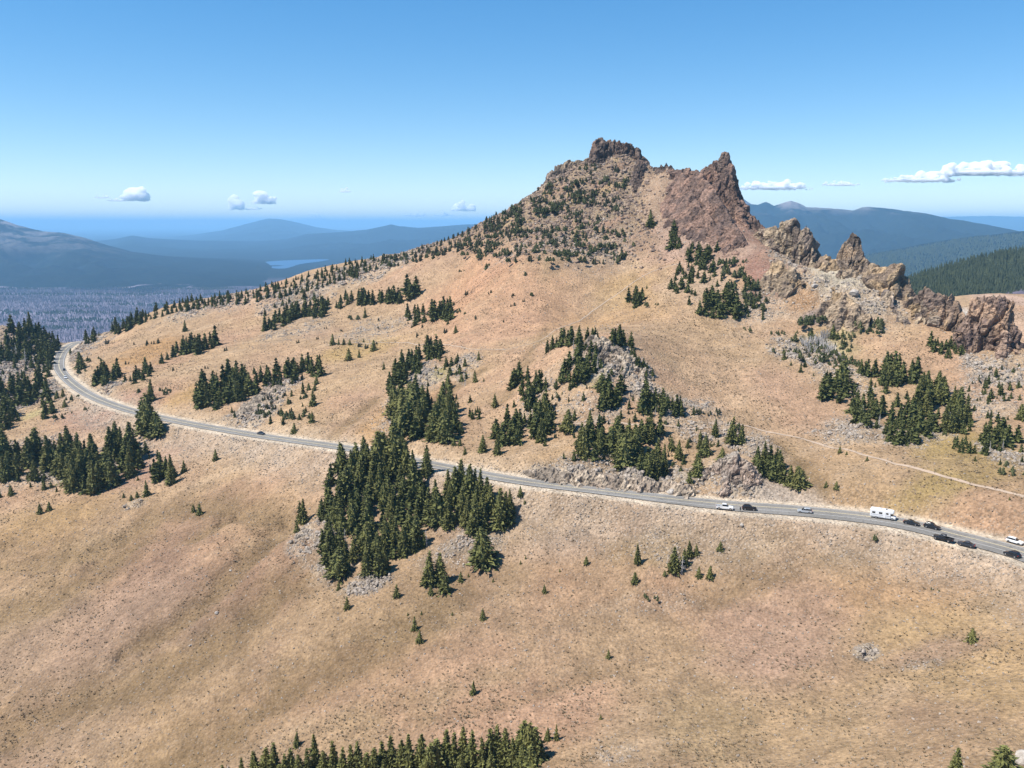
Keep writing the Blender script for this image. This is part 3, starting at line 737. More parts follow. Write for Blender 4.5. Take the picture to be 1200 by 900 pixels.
def rock_thing(name, label, cat, sheets, group=None):
    Vs, Fs, Cs = [], [], []; k = 0
    for G, col in sheets:
        nr, nc = G.shape[:2]; Vs.append(G.reshape(-1, 3)); Cs.append(col.reshape(-1, 3)); Fs.append(grid_faces(nr, nc) + k); k += nr * nc
    V_ = np.vstack(Vs); c0 = np.array([V_[:, 0].mean(), V_[:, 1].mean(), V_[:, 2].min()])
    me = mesh_np(name, V_ - c0, np.vstack(Fs), M_rock, False, np.vstack(Cs))
    o = mobj(name, me); o.location = c0
    return tag(o, label, cat, group)
def hl(txt):
    """crest given as photo position of the ground and a height above it"""
    out = []
    for q in txt.split(";"):
        a, b, h = [float(v) for v in q.split()]; p = hit(a, b)[0]
        if not np.isnan(p[0]): out.append(p + np.array([0, 0, h]))
    return np.array(out)
DARKP = ((.155, .12, .105), (.22, .155, .125), (.08, .068, .064)); REDP = ((.215, .15, .125), (.27, .18, .145), (.12, .09, .082)); GREYP = ((.27, .225, .185), (.38, .31, .23), (.16, .13, .12)); PALEP = ((.33, .265, .20), (.37, .28, .185), (.17, .135, .115)); PALE2 = ((.40, .345, .285), (.36, .30, .25), (.22, .19, .165))
rock_thing("summit_crag", "dark brown craggy rock block crowning the highest summit", "crag", [
    rock_sheet(px_line("682 192 696;692 182 694;699 169 691;706 164 690;715 163 690;722 165 689;727 168 688;738 168 687;746 171 685;751 177 683;752 190 680;757 196 674;764 202 668"), 4, .3, 5, .4, 2.6, 6, .65, seed=31, palette=DARKP),
    rock_sheet(hl("748 196 7;749 206 6;747 216 4;744 226 2"), 2, .5, 2, .5, 1.4, 4, .7, seed=32, palette=DARKP),
    rock_sheet(px_line("640 208 700;650 199 698;660 192 698;672 187 698;682 186 697;690 184 696"), 2, .8, 3, .6, 1.5, 4, .8, seed=33, palette=((.26, .21, .18), (.3, .24, .18), (.14, .12, .11)))])
rock_thing("rocky_tor", "small dark rock tor between the summit crag and the red pinnacle wall", "crag", [
    rock_sheet(px_line("768 199 655;773 193 651;780 192 648;787 195 644;791 202 640;794 214 634;797 224 628"), 3, .35, 4, .4, 1.5, 5, .6, seed=34, palette=DARKP)])
rock_thing("rock_pinnacle", "tall reddish rock wall rising to a sharp pinnacle right of the summit", "crag", [
    rock_sheet(px_line("781 206 642;786 198 638;792 199 632;800 198 626;815 199 615;825 197 608;833 192 604;838 189 602;841 188 599;846 188 597;850 187 595;854 191 593;857 200 590;858 212 587;861 222 584;866 236 581;876 247 575;887 255 566;895 264 558;902 276 548"), 4, .32, 6, .4, 1.9, 9, .65, seed=35, palette=REDP),
    rock_sheet(hl("796 212 7;802 226 9;812 244 9;824 260 8;838 276 6;854 290 3;866 300 1"), 4, .7, 2, .5, 1.2, 8, .8, seed=36, palette=REDP),
    rock_sheet(px_line("840 194 598;844 186 597;847 181 596;850 178 596;853 180 595;856 187 594;859 200 591"), 2.6, .14, 2.6, .15, 1.2, 4, .4, sink=-8, seed=52, palette=DARKP),
    rock_sheet(hl("815 214 9;824 228 11;836 244 11;848 260 9;860 276 6;872 290 2"), 4, .8, 2, .5, 1.4, 9, .8, seed=51, palette=REDP),
    rock_sheet(px_line("857 204 584;859 222 578;862 238 572;868 254 564;874 268 556"), 3, .55, 2, .4, 1.7, 5, .7, seed=37, front=(.55, -.83), palette=REDP),
    rock_sheet(px_line("832 204 596;834 220 589;838 238 580;842 256 571"), 2.5, .5, 2, .4, 1.6, 5, .7, seed=38, palette=((.31, .19, .15), (.36, .25, .19), (.16, .11, .1)))])
rock_thing("twin_spires", "grey brown crag with two jagged spires beside the pinnacle", "crag", [
    rock_sheet(px_line("890 282 550;897 270 543;905 268 535;910 267 531;915 264 527;920 260 524;926 262 521;931 260 518;933 270 516;935 273 514;937 266 513;941 267 511;945 263 508;948 270 505;951 284 502;953 304 499;956 318 496"), 3, .34, 4, .3, 2.4, 7, .55, seed=39, palette=GREYP),
    rock_sheet(hl("905 318 6;918 325 7;930 330 6;944 338 4"), 3, .8, 2, .5, 1.5, 5, .8, seed=40, palette=PALEP)])
rock_thing("leaning_spire", "dark leaning rock spire standing on top of the pale cliff", "crag", [
    rock_sheet(px_line("984 308 489;987 296 487;989 286 485;993 280 484;997 277 483;1001 274 481;1007 274 480;1008 286 478;1011 296 476;1014 304 474;1019 313 470;1024 321 466"), 2.6, .16, 3, .2, 1.3, 4, .45, seed=41, palette=((.22, .18, .15), (.3, .23, .17), (.13, .11, .1)))])
rock_thing("pale_cliff", "broad pale grey and yellow cliff face below the leaning spire", "crag", [
    rock_sheet(px_line("956 318 500;962 306 496;975 303 490;988 304 484;1005 303 476;1014 304 473;1024 315 467;1040 317 458;1048 319 453;1050 313 451;1054 312 450;1058 315 448;1061 329 446;1066 343 442;1071 356 438;1076 366 434;1081 380 431;1084 394 428"), 6, .4, 5, .4, 2.7, 10, .6, seed=42, palette=PALEP),
    rock_sheet(px_line("1022 330 460;1034 338 448;1043 350 438;1050 364 430;1056 378 424;1060 392 420"), 3, .3, 2, .25, 2.2, 5, .6, seed=43, front=(.5, -.87), palette=((.26, .22, .2), (.34, .28, .22), (.14, .12, .12))),
    rock_sheet(px_line("1078 372 434;1083 350 431;1088 345 430;1096 352 428;1104 356 425;1112 362 422"), 6, .3, 4, .3, 2.2, 7, .55, seed=53, palette=GREYP),
    rock_sheet(px_line("948 300 503;955 308 500;964 312 497;974 314 493"), 4, .6, 4, .5, 1.6, 7, .6, seed=54, palette=PALEP),
    rock_sheet(hl("975 352 6;990 362 7;1005 372 6;1020 384 4"), 4, .8, 2, .5, 1.7, 5, .8, seed=44, palette=PALEP)])
rock_thing("ochre_crag", "brown and ochre crag between the pale cliff and the rightmost crag", "crag", [
    rock_sheet(px_line("1063 392 438;1066 368 438;1072 350 437;1078 342 434;1084 335 432;1090 336 430;1096 343 428;1102 343 426;1112 349 421;1119 354 418;1125 364 415;1129 378 412;1132 400 409"), 5, .2, 4, .3, 2.5, 7, .5, seed=45, palette=((.29, .215, .165), (.42, .31, .19), (.15, .12, .11)))])
rock_thing("columned_crag", "rightmost crag, reddish brown with vertical columns above white talus", "crag", [
    rock_sheet(px_line("1131 404 399;1133 384 398;1136 362 396;1141 356 395;1149 352 393;1154 353 392;1160 347 391;1168 347 389;1175 344 388;1182 348 386;1187 352 385;1189 368 384;1193 384 382;1197 398 380;1203 414 377"), 5, .12, 4, .25, 2.4, 6, .5, seed=46, vert=2.6, palette=((.25, .185, .155), (.33, .235, .175), (.13, .10, .10)))])
rock_thing("roadside_outcrop", "jointed grey and pink rock bluff above the road behind the parked cars", "outcrop", [
    rock_sheet(hl("822 566 1;830 556 3;842 549 4;855 545 4.5;866 546 4.5;875 552 4;884 562 2.5;890 571 .5"), 3, .75, 3, .6, 1.3, 3.2, .4, seed=47, sink=1.5, palette=((.38, .345, .31), (.37, .30, .26), (.2, .18, .17)))])
rock_thing("talus_knob", "grey rock rib on top of the wooded knoll above the road", "outcrop", [
    rock_sheet(hl("672 412 1;688 405 3;705 405 4;722 412 4;738 424 3;752 436 2;766 446 1"), 3, 1.0, 3, .8, 1.2, 3., .55, seed=48, sink=1.5, palette=PALE2)])
rock_thing("road_cut", "pale blocky road cut along the uphill side of the road", "outcrop", [
    rock_sheet(hl("612 556 .5;630 555 2;650 556 2.5;670 561 2.5;690 564 2.6;712 567 2.8;735 569 3;758 572 3;780 575 3;800 577 2.6;818 579 1.5"), 2, 1.0, 3, 1.2, 1.0, 3., .5, seed=49, sink=1.5, palette=PALE2)])
rock_thing("rock_rib", "light talus rib with shrubs left of the large wooded knoll", "outcrop", [
    rock_sheet(hl("285 492 .5;292 482 2;305 470 2.5;318 460 2.2;328 452 1"), 3, 1.1, 3, 1, 1.0, 3., .6, seed=50, sink=1.5, palette=PALE2)])
#@@PART3
# ------------------------------------------------------------------ road, lines, footpaths
def ribbon_pts(C, off0, off1, dz, step=None):
    T = np.gradient(C[:, :2], axis=0); T /= np.linalg.norm(T, axis=1)[:, None]
    Nl = np.stack([-T[:, 1], T[:, 0]], 1)           # left of the running direction = the near side
    a = np.stack([C[:, 0] - Nl[:, 0] * off0, C[:, 1] - Nl[:, 1] * off0, C[:, 2] + dz], 1)
    b = np.stack([C[:, 0] - Nl[:, 0] * off1, C[:, 1] - Nl[:, 1] * off1, C[:, 2] + dz], 1)
    return a, b
def ribbon(name, C, off0, off1, dz, m, kind=None, parent=None, cols=1):
    a, b = ribbon_pts(C, off0, off1, dz); n = len(C)
    V = np.stack([a * (1 - k / cols) + b * (k / cols) for k in range(cols + 1)], 0)
    o = mobj(name, mesh_np(name, V.reshape(-1, 3), grid_faces(cols + 1, n), m, True), parent)
    return tag(o, kind=kind) if kind else o
m_as, t, b = mat("asphalt")
tc = nd(t, "ShaderNodeTexCoord").outputs["Object"]
c = mixn(t, ramp(t, noise(t, tc, .09, 5, .6), [(.35, g4(0)), (.65, g4(1))]), (.17, .158, .14), (.215, .20, .18))
c = mixn(t, 1, c, ramp(t, noise(t, tc, 1.7, 4, .7), [(.3, g4(.8)), (.7, g4(1.2))]), 'MULTIPLY')
c = mixn(t, ramp(t, noise(t, tc, .35, 3, .5, 2.5), [(.60, g4(0)), (.66, g4(.55))]), c, (.085, .08, .075)); c = mixn(t, ramp(t, noise(t, tc, .5, 8, .8, 1.0), [(.30, g4(.6)), (.36, g4(0))]), c, (.26, .235, .20))
t.links.new(c, b.inputs["Base Color"])
m_line = simple("worn_white_paint", (.44, .43, .40), .7, var=.25, scale=1.2)
m_yel = simple("worn_yellow_paint", (.70, .58, .34), .7, var=.25, scale=1.2)
TH = .06
near_edge = near_w - 0; 
def pk_(x): return sstep(20, 95, x)
pk_r = pk_(roadC[:, 0])
# offsets are + to the far (uphill) side, - to the near side
offN = -(3.9 + 1.8 * pk_r); offF = 3.9 + 1.2 * pk_r; offC = 1.3 * pk_r; offLN = -3.2 + 1.2 * pk_r; offLF = 3.2 + 1.3 * pk_r
road_o = ribbon("road", roadC, offN, offF, TH, m_as, 'structure', cols=6)
for nm, o0, wd_, mm in (("edge_line", offLN, .14, m_line), ("edge_line", offLF, .14, m_line), ("centre_line", offC - .17, .08, m_yel), ("centre_line", offC + .17, .08, m_yel)):
    ribbon(nm, roadC, o0 - wd_, o0 + wd_, TH + .02, mm, parent=road_o)
m_path = simple("trodden_dust", (.38, .285, .205), .95, var=.2, scale=.4)
def path(pxs, wd_, n=8):
    P = hit([p[0] for p in pxs], [p[1] for p in pxs]); P = P[~np.isnan(P[:, 0])]; C = spline(P, n * 3)
    jit = f2(C[:, 0] / 6, C[:, 1] / 6, 2, 91) * .6; C[:, 1] += jit
    T = np.gradient(C[:, :2], axis=0); T /= np.linalg.norm(T, axis=1)[:, None]; Nl = np.stack([-T[:, 1], T[:, 0]], 1)
    rows = []
    for k in (-1, 0, 1):
        q = C[:, :2] + Nl * k * wd_ / 2; rows.append(np.stack([q[:, 0], q[:, 1], ground(q[:, 0], q[:, 1]) + (.10 if k else .14)], 1))
    V = np.stack(rows, 0)
    tag(mobj("footpath", mesh_np("footpath", V.reshape(-1, 3), grid_faces(3, len(C)), m_path, True)), kind='structure')
path([(1200, 582), (1150, 570), (1090, 553), (1030, 538), (960, 520), (910, 508), (870, 498), (830, 495)], 1.1)
path([(830, 501), (790, 500), (745, 497), (700, 494), (660, 500)], .9)
path([(512, 404), (545, 408), (590, 410), (625, 402), (655, 385), (690, 368), (730, 340), (765, 318), (800, 308)], .7)
path([(512, 404), (470, 402), (420, 402), (380, 405)], .9)

# ------------------------------------------------------------------ trees
def clump_tree(seed, levels=20, per=8, fan=4, tri=.05, R0=.2, power=.85, lean=0, droop=.35, ragged=.25, z0=.06, core=True, flat=0, top=1.0):
    """crown of unit height: whorls of drooping sprays, each spray a handful of small needle clumps"""
    r = np.random.RandomState(seed); T = []
    side = r.rand(8) * ragged
    for L in range(levels):
        h = z0 + (1 - z0) * (L + r.rand() * .6) / levels
        if h > .985: h = .985
        rad0 = R0 * max(1 - h, 0) ** power + .012
        if flat: rad0 = R0 * (1 - abs(2 * h - .8) ** 2.2 * .8)
        a0 = r.rand() * 6.28
        nb = max(3, int(per * (.45 + .55 * rad0 / R0)))
        for b in range(nb):
            a = a0 + b * 6.283 / nb + r.uniform(-.3, .3)
            rad = rad0 * (1 - ragged * r.rand()) * (1 - side[int(a / 6.2832 * 8) % 8] * .8)
            if r.rand() < .06: rad *= 1.25
            nf = max(2, int(fan * (.4 + .6 * rad / R0)))
            for k in range(nf):
                q = (k + .6 + .5 * r.rand()) / nf; q = min(q, 1.05)
                cx, cy_ = math.cos(a) * rad * q, math.sin(a) * rad * q
                cz_ = h - droop * rad * q + r.uniform(-.4, .4) * tri
                s = tri * (.7 + .6 * r.rand()) * (1.15 - .4 * q) * (.38 + .8 * rad0 / R0)
                for _ in range(2):
                    p = np.array([cx, cy_, cz_]) + r.uniform(-.35, .35, 3) * s
                    d1 = np.array([math.cos(a), math.sin(a), r.uniform(-.5, .35)]) + r.uniform(-.5, .5, 3); d1 *= s * 1.15 / np.linalg.norm(d1)
                    d2 = np.cross(d1, r.uniform(-1, 1, 3)); d2 *= s * .62 / (np.linalg.norm(d2) + 1e-9)
                    T += [p - d1 * .5 - d2, p - d1 * .5 + d2, p + d1]
    V = np.array(T) if T else np.zeros((0, 3))
    if core:   # ragged inner mass so the crown is not see-through
        n = 9; rings = []; hs = [z0 + .03, .2, .4, .6, .78, .90]
        for j, h in enumerate(hs):
            rr_ = (R0 * max(1 - h, 0) ** power if not flat else R0 * (1 - abs(2 * h - .8) ** 2.2 * .85)) * .62
            for k in range(n):
                a = k * 6.283 / n; q = rr_ * (1 - .35 * r.rand()); rings.append([math.cos(a) * q, math.sin(a) * q, h + r.uniform(-.02, .02)])
        Rg = np.array(rings); tr = []
        for j in range(len(hs) - 1):
            for k in range(n):
                a, b, c2, d = j * n + k, j * n + (k + 1) % n, (j + 1) * n + k, (j + 1) * n + (k + 1) % n
                tr += [Rg[a], Rg[b], Rg[d], Rg[a], Rg[d], Rg[c2]]
        V = np.vstack([V, np.array(tr)])
    V[:, 0] += lean * V[:, 2] ** 2
    V[:, 2] *= top
    return V, np.arange(len(V)).reshape(-1, 3)
def needle_material(name, dark, light, olive):
    m, t, b = mat(name)
    tc = nd(t, "ShaderNodeTexCoord").outputs["Object"]; oi = nd(t, "ShaderNodeObjectInfo").outputs["Random"]
    n1 = noise(t, tc, 9, 3, .8)
    c = mixn(t, ramp(t, n1, [(.38, g4(0)), (.62, g4(1))]), dark, light)
    c = mixn(t, ramp(t, oi, [(.0, g4(0)), (.6, g4(.15)), (1, g4(.75))]), c, olive)
    t.links.new(c, b.inputs["Base Color"]); b.inputs["Roughness"].default_value = .75; b.inputs["Specular IOR Level"].default_value = .25
    return m
M_needle = needle_material("dark_needles", (.034, .042, .016), (.20, .20, .058), (.17, .16, .05))
M_shrub = needle_material("dwarf_pine_needles", (.036, .046, .02), (.125, .14, .05), (.16, .155, .07))
M_bark = simple("grey_bark", (.22, .18, .15), .9, var=.3, scale=8)
M_bleach = simple("bleached_wood", (.50, .46, .42), .85, var=.3, scale=5)
def trunk_mesh(seed, r0=.022, top=.97, n=7, lean=0, snag=False):
    r = np.random.RandomState(seed); hs = np.linspace(0, top, 6); V, Fc = [], []
    for j, h in enumerate(hs):
        q = r0 * (1 - h * .95) * (1.5 if j == 0 else 1)
        for k in range(n):
            a = k * 6.283 / n; V.append([math.cos(a) * q + lean * h * h, math.sin(a) * q, h - (.02 if j == 0 else 0)])
    for j in range(5):
        for k in range(n): Fc.append([j * n + k, j * n + (k + 1) % n, (j + 1) * n + (k + 1) % n, (j + 1) * n + k])
    if snag:
        for i in range(34):
            h = r.uniform(.12, .95); a = r.rand() * 6.28; L = .20 * (1.05 - h) * r.uniform(.5, 1.2); q = .0045
            p0 = np.array([lean * h * h, 0, h]); p1 = p0 + np.array([math.cos(a) * L, math.sin(a) * L, r.uniform(-.03, .07)])
            s = np.array([-math.sin(a), math.cos(a), 0]) * q; up = np.array([0, 0, q]); b0 = len(V)
            for pnt, kq in ((p0, 1.4), (p1, .5)):
                V += [list(pnt - s * kq - up * kq), list(pnt + s * kq - up * kq), list(pnt + s * kq + up * kq), list(pnt - s * kq + up * kq)]
            for k in range(4): Fc.append([b0 + k, b0 + (k + 1) % 4, b0 + 4 + (k + 1) % 4, b0 + 4 + k])
    return np.array(V), np.array(Fc)
CROWN = []
for k, (R0, pw, rag, lv, lean) in enumerate([(.27, .85, .25, 22, 0), (.23, .95, .35, 24, .03), (.31, .75, .3, 21, -.03), (.21, 1.0, .3, 24, .02), (.33, .68, .35, 20, .05), (.28, .8, .5, 21, -.05), (.25, .9, .4, 22, .03), (.36, .7, .3, 20, 0)]):
    V, Fc = clump_tree(100 + k, lv, 10, 5, .062, R0, pw, lean, .38, rag)
    cm = mesh_np("conifer_crown", V, Fc, M_needle); tV, tF = trunk_mesh(k, lean=lean); tm = mesh_np("conifer_trunk", tV, tF, M_bark)
    CROWN.append((cm, tm, R0))
YOUNG = []
for k, (R0, pw) in enumerate([(.34, .85), (.42, .75), (.28, .95), (.37, .8)]):
    V, Fc = clump_tree(140 + k, 12, 8, 4, .095, R0, pw, 0, .3, .25, z0=.02)
    YOUNG.append((mesh_np("young_crown", V, Fc, M_needle), R0))
def dwarf(seed, nst, spread=.8):
    r = np.random.RandomState(seed); Vs, Fs, k = [], [], 0
    for i in range(nst):
        V, Fc = clump_tree(seed * 31 + i, 7, 6, 3, .16, .42, .6, r.uniform(-.1, .1), .1, .45, z0=0)
        s = r.uniform(.55, 1.0); V = V * np.array([s * .75, s * .75, s]) + np.array([r.uniform(-spread, spread), r.uniform(-spread, spread) * .7, -.05])
        Vs.append(V); Fs.append(Fc + k); k += len(V)
    return np.vstack(Vs), np.vstack(Fs)
DWARF = []
for k, (n_, sp_) in enumerate([(4, .45), (6, .8), (5, .6), (8, 1.1), (3, .3)]):
    V, Fc = dwarf(60 + k, n_, sp_); DWARF.append(mesh_np("dwarf_pine_foliage", V, Fc, M_shrub))
SNAG = []
for k in range(3):
    V, Fc = trunk_mesh(70 + k, .03, .97, 5, .04, True); SNAG.append(mesh_np("bare_snag", V, Fc, M_bleach))
# bleached shrub wood: a fan of bare sticks
def bleach_mesh(seed):
    r = np.random.RandomState(seed); V, Fc = [], []
    for i in range(70):
        p0 = np.array([r.uniform(-.7, .7), r.uniform(-.5, .5), 0]); d = np.array([r.uniform(-.5, .5), r.uniform(-.5, .5), r.uniform(.5, 1.1)]); q = .03; b0 = len(V)
        sd = np.cross(d, [0, 1, .2]); sd = sd / np.linalg.norm(sd) * q; up = np.cross(sd, d); up = up / np.linalg.norm(up) * q
        for pnt, kq in ((p0, 1.), (p0 + d, .4)): V += [list(pnt - sd * kq), list(pnt + sd * kq), list(pnt + up * kq * 1.5)]
        for k in range(3): Fc.append([b0 + k, b0 + (k + 1) % 3, b0 + 3 + (k + 1) % 3, b0 + 3 + k])
    return mesh_np("bleached_branches", np.array(V), np.array(Fc), M_bleach)
BLEACH = [bleach_mesh(5), bleach_mesh(6)]

def inside(poly, x, y):
    c = False; n = len(poly)
    for i in range(n):
        (x1, y1), (x2, y2) = poly[i], poly[(i + 1) % n]
        if (y1 > y) != (y2 > y) and x < (x2 - x1) * (y - y1) / (y2 - y1) + x1: c = not c
    return c
placed = []
def sample(poly, n, seed, mind=None):
    r = random.Random(seed); xs = [p[0] for p in poly]; ys_ = [p[1] for p in poly]; out = []; tries = 0
    area = (max(xs) - min(xs)) * (max(ys_) - min(ys_)); md = mind if mind is not None else .55 * math.sqrt(area / max(n, 1))
    while len(out) < n and tries < n * 60:
        tries += 1; x, y = r.uniform(min(xs), max(xs)), r.uniform(min(ys_), max(ys_))
        if not inside(poly, x, y): continue
        if any(abs(x - a) < md and abs(y - b) < md * .6 for a, b in out): 
            if r.random() < .93: continue
        out.append((x, y))
    return out
TREES = []    # (px, py, hpx, kind, label, group, width)
def grove(poly, n, h0, h1, label, group, kind='conifer', seed=None, width=1.0):
    sd = seed if seed is not None else len(TREES) + 11
    r = random.Random(sd)
    pp = sample(poly, n, sd)
    if sd in (50, 51, 211):     # shrubs gather in drifts
        pp = [q for q in sample(poly, n * 2, sd) if float(f2(np.array([q[0] / 22.0]), np.array([q[1] / 14.0]), 3, 7)[0]) > .02]
    for x, y in pp: TREES.append((x, y, (h0 + (h1 - h0) * r.random() ** .8) * (r.uniform(.6, 1.0) if kind == 'conifer' else 1) * (.8 if 'crest' in group else 1), kind, label, group, width * r.uniform(.85, 1.2)))
def box(x0, y0, x1, y1): return [(x0, y0), (x1, y0), (x1, y1), (x0, y1)]
def one(x, y, h, label, kind='young', width=1.0, group=None): TREES.append((x, y, h, kind, label, group, width))

# --- dense groves
g = "conifers of the large grove below the road"
grove([(352, 612), (372, 585), (390, 560), (410, 545), (440, 537), (470, 548), (500, 556), (506, 600), (500, 640), (470, 668), (440, 676), (405, 674), (378, 648), (388, 615)], 98, 28, 46, "dark conifer in the large grove below the road", g, seed=1)
one(352, 613, 26, "slim conifer at the left tip of the large grove below the road", 'conifer', .8, g); one(348, 624, 13, "small conifer just left of the large grove's left tip")
one(386, 661, 42, "conifer at the lower left corner of the large grove, above pale stones", 'conifer', 1.1, g); one(398, 673, 34, "bushy conifer at the bottom of the large grove nearest the pale talus", 'conifer', 1.3, g)
one(445, 674, 40, "conifer at the bottom right foot of the large grove", 'conifer', 1.1, g); one(463, 551, 52, "tall conifer rising above the road at the top of the large grove", 'conifer', 1.0, g); one(447, 553, 50, "tall conifer against the road, left of the tallest one", 'conifer', 1.2, g)
g = "conifers of the row right of the large grove"
grove([(510, 622), (508, 590), (535, 575), (560, 580), (592, 596), (602, 618), (586, 632), (548, 622), (530, 630)], 24, 36, 48, "dark conifer in the stand right of the large grove", g, seed=2)
one(566, 660, 44, "broad bushy conifer standing forward below the row at the grove's right", 'conifer', 1.5); one(598, 604, 32, "conifer at the right end of the row, hard under the road", 'conifer', .9)
one(503, 684, 40, "conifer left in the clump of three below the large grove", 'conifer', 1.1); one(516, 682, 36, "conifer right in the clump of three below the large grove", 'conifer', 1.1); one(521, 694, 24, "round low conifer in front of the clump of three", 'young', 1.1)
one(505, 697, 12, "tiny sapling left of the round low conifer"); one(540, 681, 12, "small sapling right of the clump of three"); one(549, 676, 5, "tiny dot of a sapling right of the small sapling")
one(465, 699, 15, "lone small conifer below the gap in the large grove"); one(397, 691, 11, "small bush like conifer on the pale talus patch"); one(407, 713, 15, "small conifer with a bare twig left of it, below the talus patch")
one(486, 738, 17, "upper of the two small cone shaped trees on the open slope"); one(492, 753, 16, "lower of the two small cone shaped trees on the open slope", 'young', 1.1)
one(566, 726, 14, "pair topped small tree on the open slope right of centre"); one(494, 720, 5, "tiny sapling just above the two cone shaped trees"); one(478, 721, 4, "tiniest sapling left above the two cone shaped trees"); one(530, 721, 5, "tiny sapling between the cone trees and the pair topped tree")
one(555, 813, 17, "single small conifer on the bare slope above the bottom grove"); one(713, 771, 11, "lone tiny conifer in the middle of the bare lower slope"); one(704, 843, 7, "tiny sapling on the bare slope right of the bottom grove"); one(1139, 752, 17, "lone compact conifer on the ochre slope at the lower right", 'young', 1.2)
one(1096, 692, 4, "tiny shrub dot above the lone compact conifer", 'dwarf'); one(578, 682, 5, "tiny sapling right of the broad bushy conifer"); one(638, 695, 11, "small conifer on the scree slope below the road, centre"); one(687, 661, 10, "small dark sapling with a dead twig on the scree slope"); one(610, 661, 5, "tiny sapling on scree, upper of three"); one(616, 655, 5, "tiny sapling on scree beside the upper one"); one(656, 670, 4, "tiny dark tuft like sapling on the scree slope")
one(747, 660, 25, "narrow upright conifer on the scree below the road", 'conifer', .9); one(744, 683, 14, "small conifer below the narrow upright one"); one(779, 675, 8, "little sapling left of the grey shrubby tree"); one(763, 700, 7, "low dark shrub on the slope under the grey tree", 'dwarf')
one(790, 669, 30, "grey half dead conifer clump on the slope below the cars", 'conifer', 1.2); one(799, 672, 22, "bleached grey snag beside the half dead conifer below the cars", 'snag', 1.3); one(808, 652, 20, "dark conifer behind the grey half dead clump", 'conifer', 1.1); one(816, 650, 13, "small conifer right behind the grey clump"); one(802, 662, 20, "conifer with grey twigs in the middle of the clump below the cars", 'conifer', 1.2)
one(819, 676, 13, "left one of two small conifers right of the grey clump"); one(832, 677, 15, "right one of two small conifers right of the grey clump"); one(844, 645, 11, "small round dark conifer alone under the parked white car", 'young', 1.2); one(1029, 632, 8, "small dark bush at the gravel edge below the camper", 'dwarf')
one(610, 581, 12, "small conifer on the bank right against the road"); one(615, 590, 5, "tiny sapling below the small roadside conifer")
# --- bottom grove, feet below the frame
g = "conifers of the grove along the bottom edge"
for k, (x, ty, h) in enumerate([(262, 893, 30), (285, 884, 36), (300, 877, 42), (312, 872, 44), (322, 865, 50), (334, 880, 42), (342, 874, 44), (352, 880, 40), (362, 872, 46), (371, 857, 54), (381, 875, 42), (392, 863, 50), (402, 872, 46), (413, 868, 50), (421, 864, 52), (430, 876, 42), (438, 872, 46), (450, 864, 48), (460, 857, 54), (470, 861, 50), (481, 857, 54), (493, 854, 54), (503, 866, 48), (514, 862, 48), (523, 850, 56), (532, 853, 54), (544, 847, 58), (553, 853, 54), (566, 860, 50), (575, 849, 54), (583, 844, 56), (592, 848, 54), (602, 862, 44), (612, 840, 46), (619, 842, 50), (626, 846, 44), (612, 866, 42), (623, 870, 46), (330, 892, 30), (390, 888, 34), (450, 885, 34), (500, 886, 34), (540, 880, 36), (575, 880, 36)]):
    TREES.append((x, ty + h, h, 'conifer', "conifer in the grove along the bottom edge", g, 1.0))
one(348, 874, 18, "small slim conifer standing apart just above the bottom grove", 'conifer'); one(634, 884, 20, "small conifer at the lower right side of the bottom grove", 'young', .9); one(642, 867, 16, "left of the two small conifers right of the bottom grove"); one(652, 867, 20, "right of the two small conifers right of the bottom grove", 'young', .8)
one(1120, 908, 36, "ragged conifer cut by the bottom edge, left of the white boulder", 'conifer', 1.1); one(1176, 912, 44, "broad dark conifer beside the white boulder in the bottom right corner", 'conifer', 1.6)
# --- left groves below the road
g = "conifers on the rocky bench at the left edge"
grove([(0, 565), (0, 520), (25, 535), (60, 530), (95, 535), (118, 540), (105, 560), (118, 572), (88, 574), (72, 560), (50, 556), (25, 562)], 44, 28, 42, "conifer on the stony bench at the left", g, seed=21)
grove([(75, 555), (120, 545), (135, 558), (130, 576), (105, 580), (76, 574)], 16, 32, 44, "conifer in the middle cluster of the stony left bench", g, seed=22)
grove([(128, 530), (160, 520), (172, 540), (165, 558), (146, 562), (132, 550)], 15, 34, 46, "conifer in the right cluster of the stony left bench", g, seed=23)
grove([(178, 560), (192, 552), (210, 560), (206, 569), (190, 570)], 6, 26, 34, "conifer in the clump at the right end of the left bench", "conifers of the clump at the right end of the left bench", seed=24)
one(175, 507, 46, "tallest tree standing in front of the road at the left bend", 'conifer', 1.1); one(168, 500, 34, "conifer left behind the tallest roadside tree"); one(185, 510, 28, "bushy conifer right at the foot of the tallest roadside tree", 'conifer', 1.4); one(177, 470, 26, "conifer uphill of the road above the tallest roadside tree", 'conifer'); one(171, 480, 14, "small conifer on the uphill edge of the road", 'young')
one(172, 581, 19, "bushy small conifer above a strip of white stones"); one(216, 553, 14, "small conifer right of the clump on the left bench"); one(161, 583, 8, "sapling left of the bushy conifer above white stones"); one(154, 586, 7, "sapling furthest left above the white stones"); one(145, 583, 6, "tiny sapling at the left end of the white stones")
one(47, 602, 13, "left of two small cones on the tan slope at the left"); one(58, 598, 11, "right of two small cones on the tan slope at the left"); one(227, 600, 10, "small leaning sapling, left of a pair on the open left slope"); one(234, 603, 14, "bigger conifer of the pair on the open left slope"); one(253, 539, 13, "lone cone shaped tree below the road's left straight"); one(13, 580, 13, "small conifer low at the far left edge"); one(0, 583, 8, "sapling cut by the left edge of the photo")
one(52, 573, 10, "small conifer at the foot of the left bench"); one(60, 571, 7, "tiny conifer near the foot of the left bench"); one(41, 562, 24, "conifer alone at the lower rim of the left bench", 'conifer')
grove([(46, 476), (60, 470), (64, 488), (50, 492)], 6, 14, 22, "small conifer in the knot inside the road's inner bend", "conifers of the knot inside the road bend", seed=25)
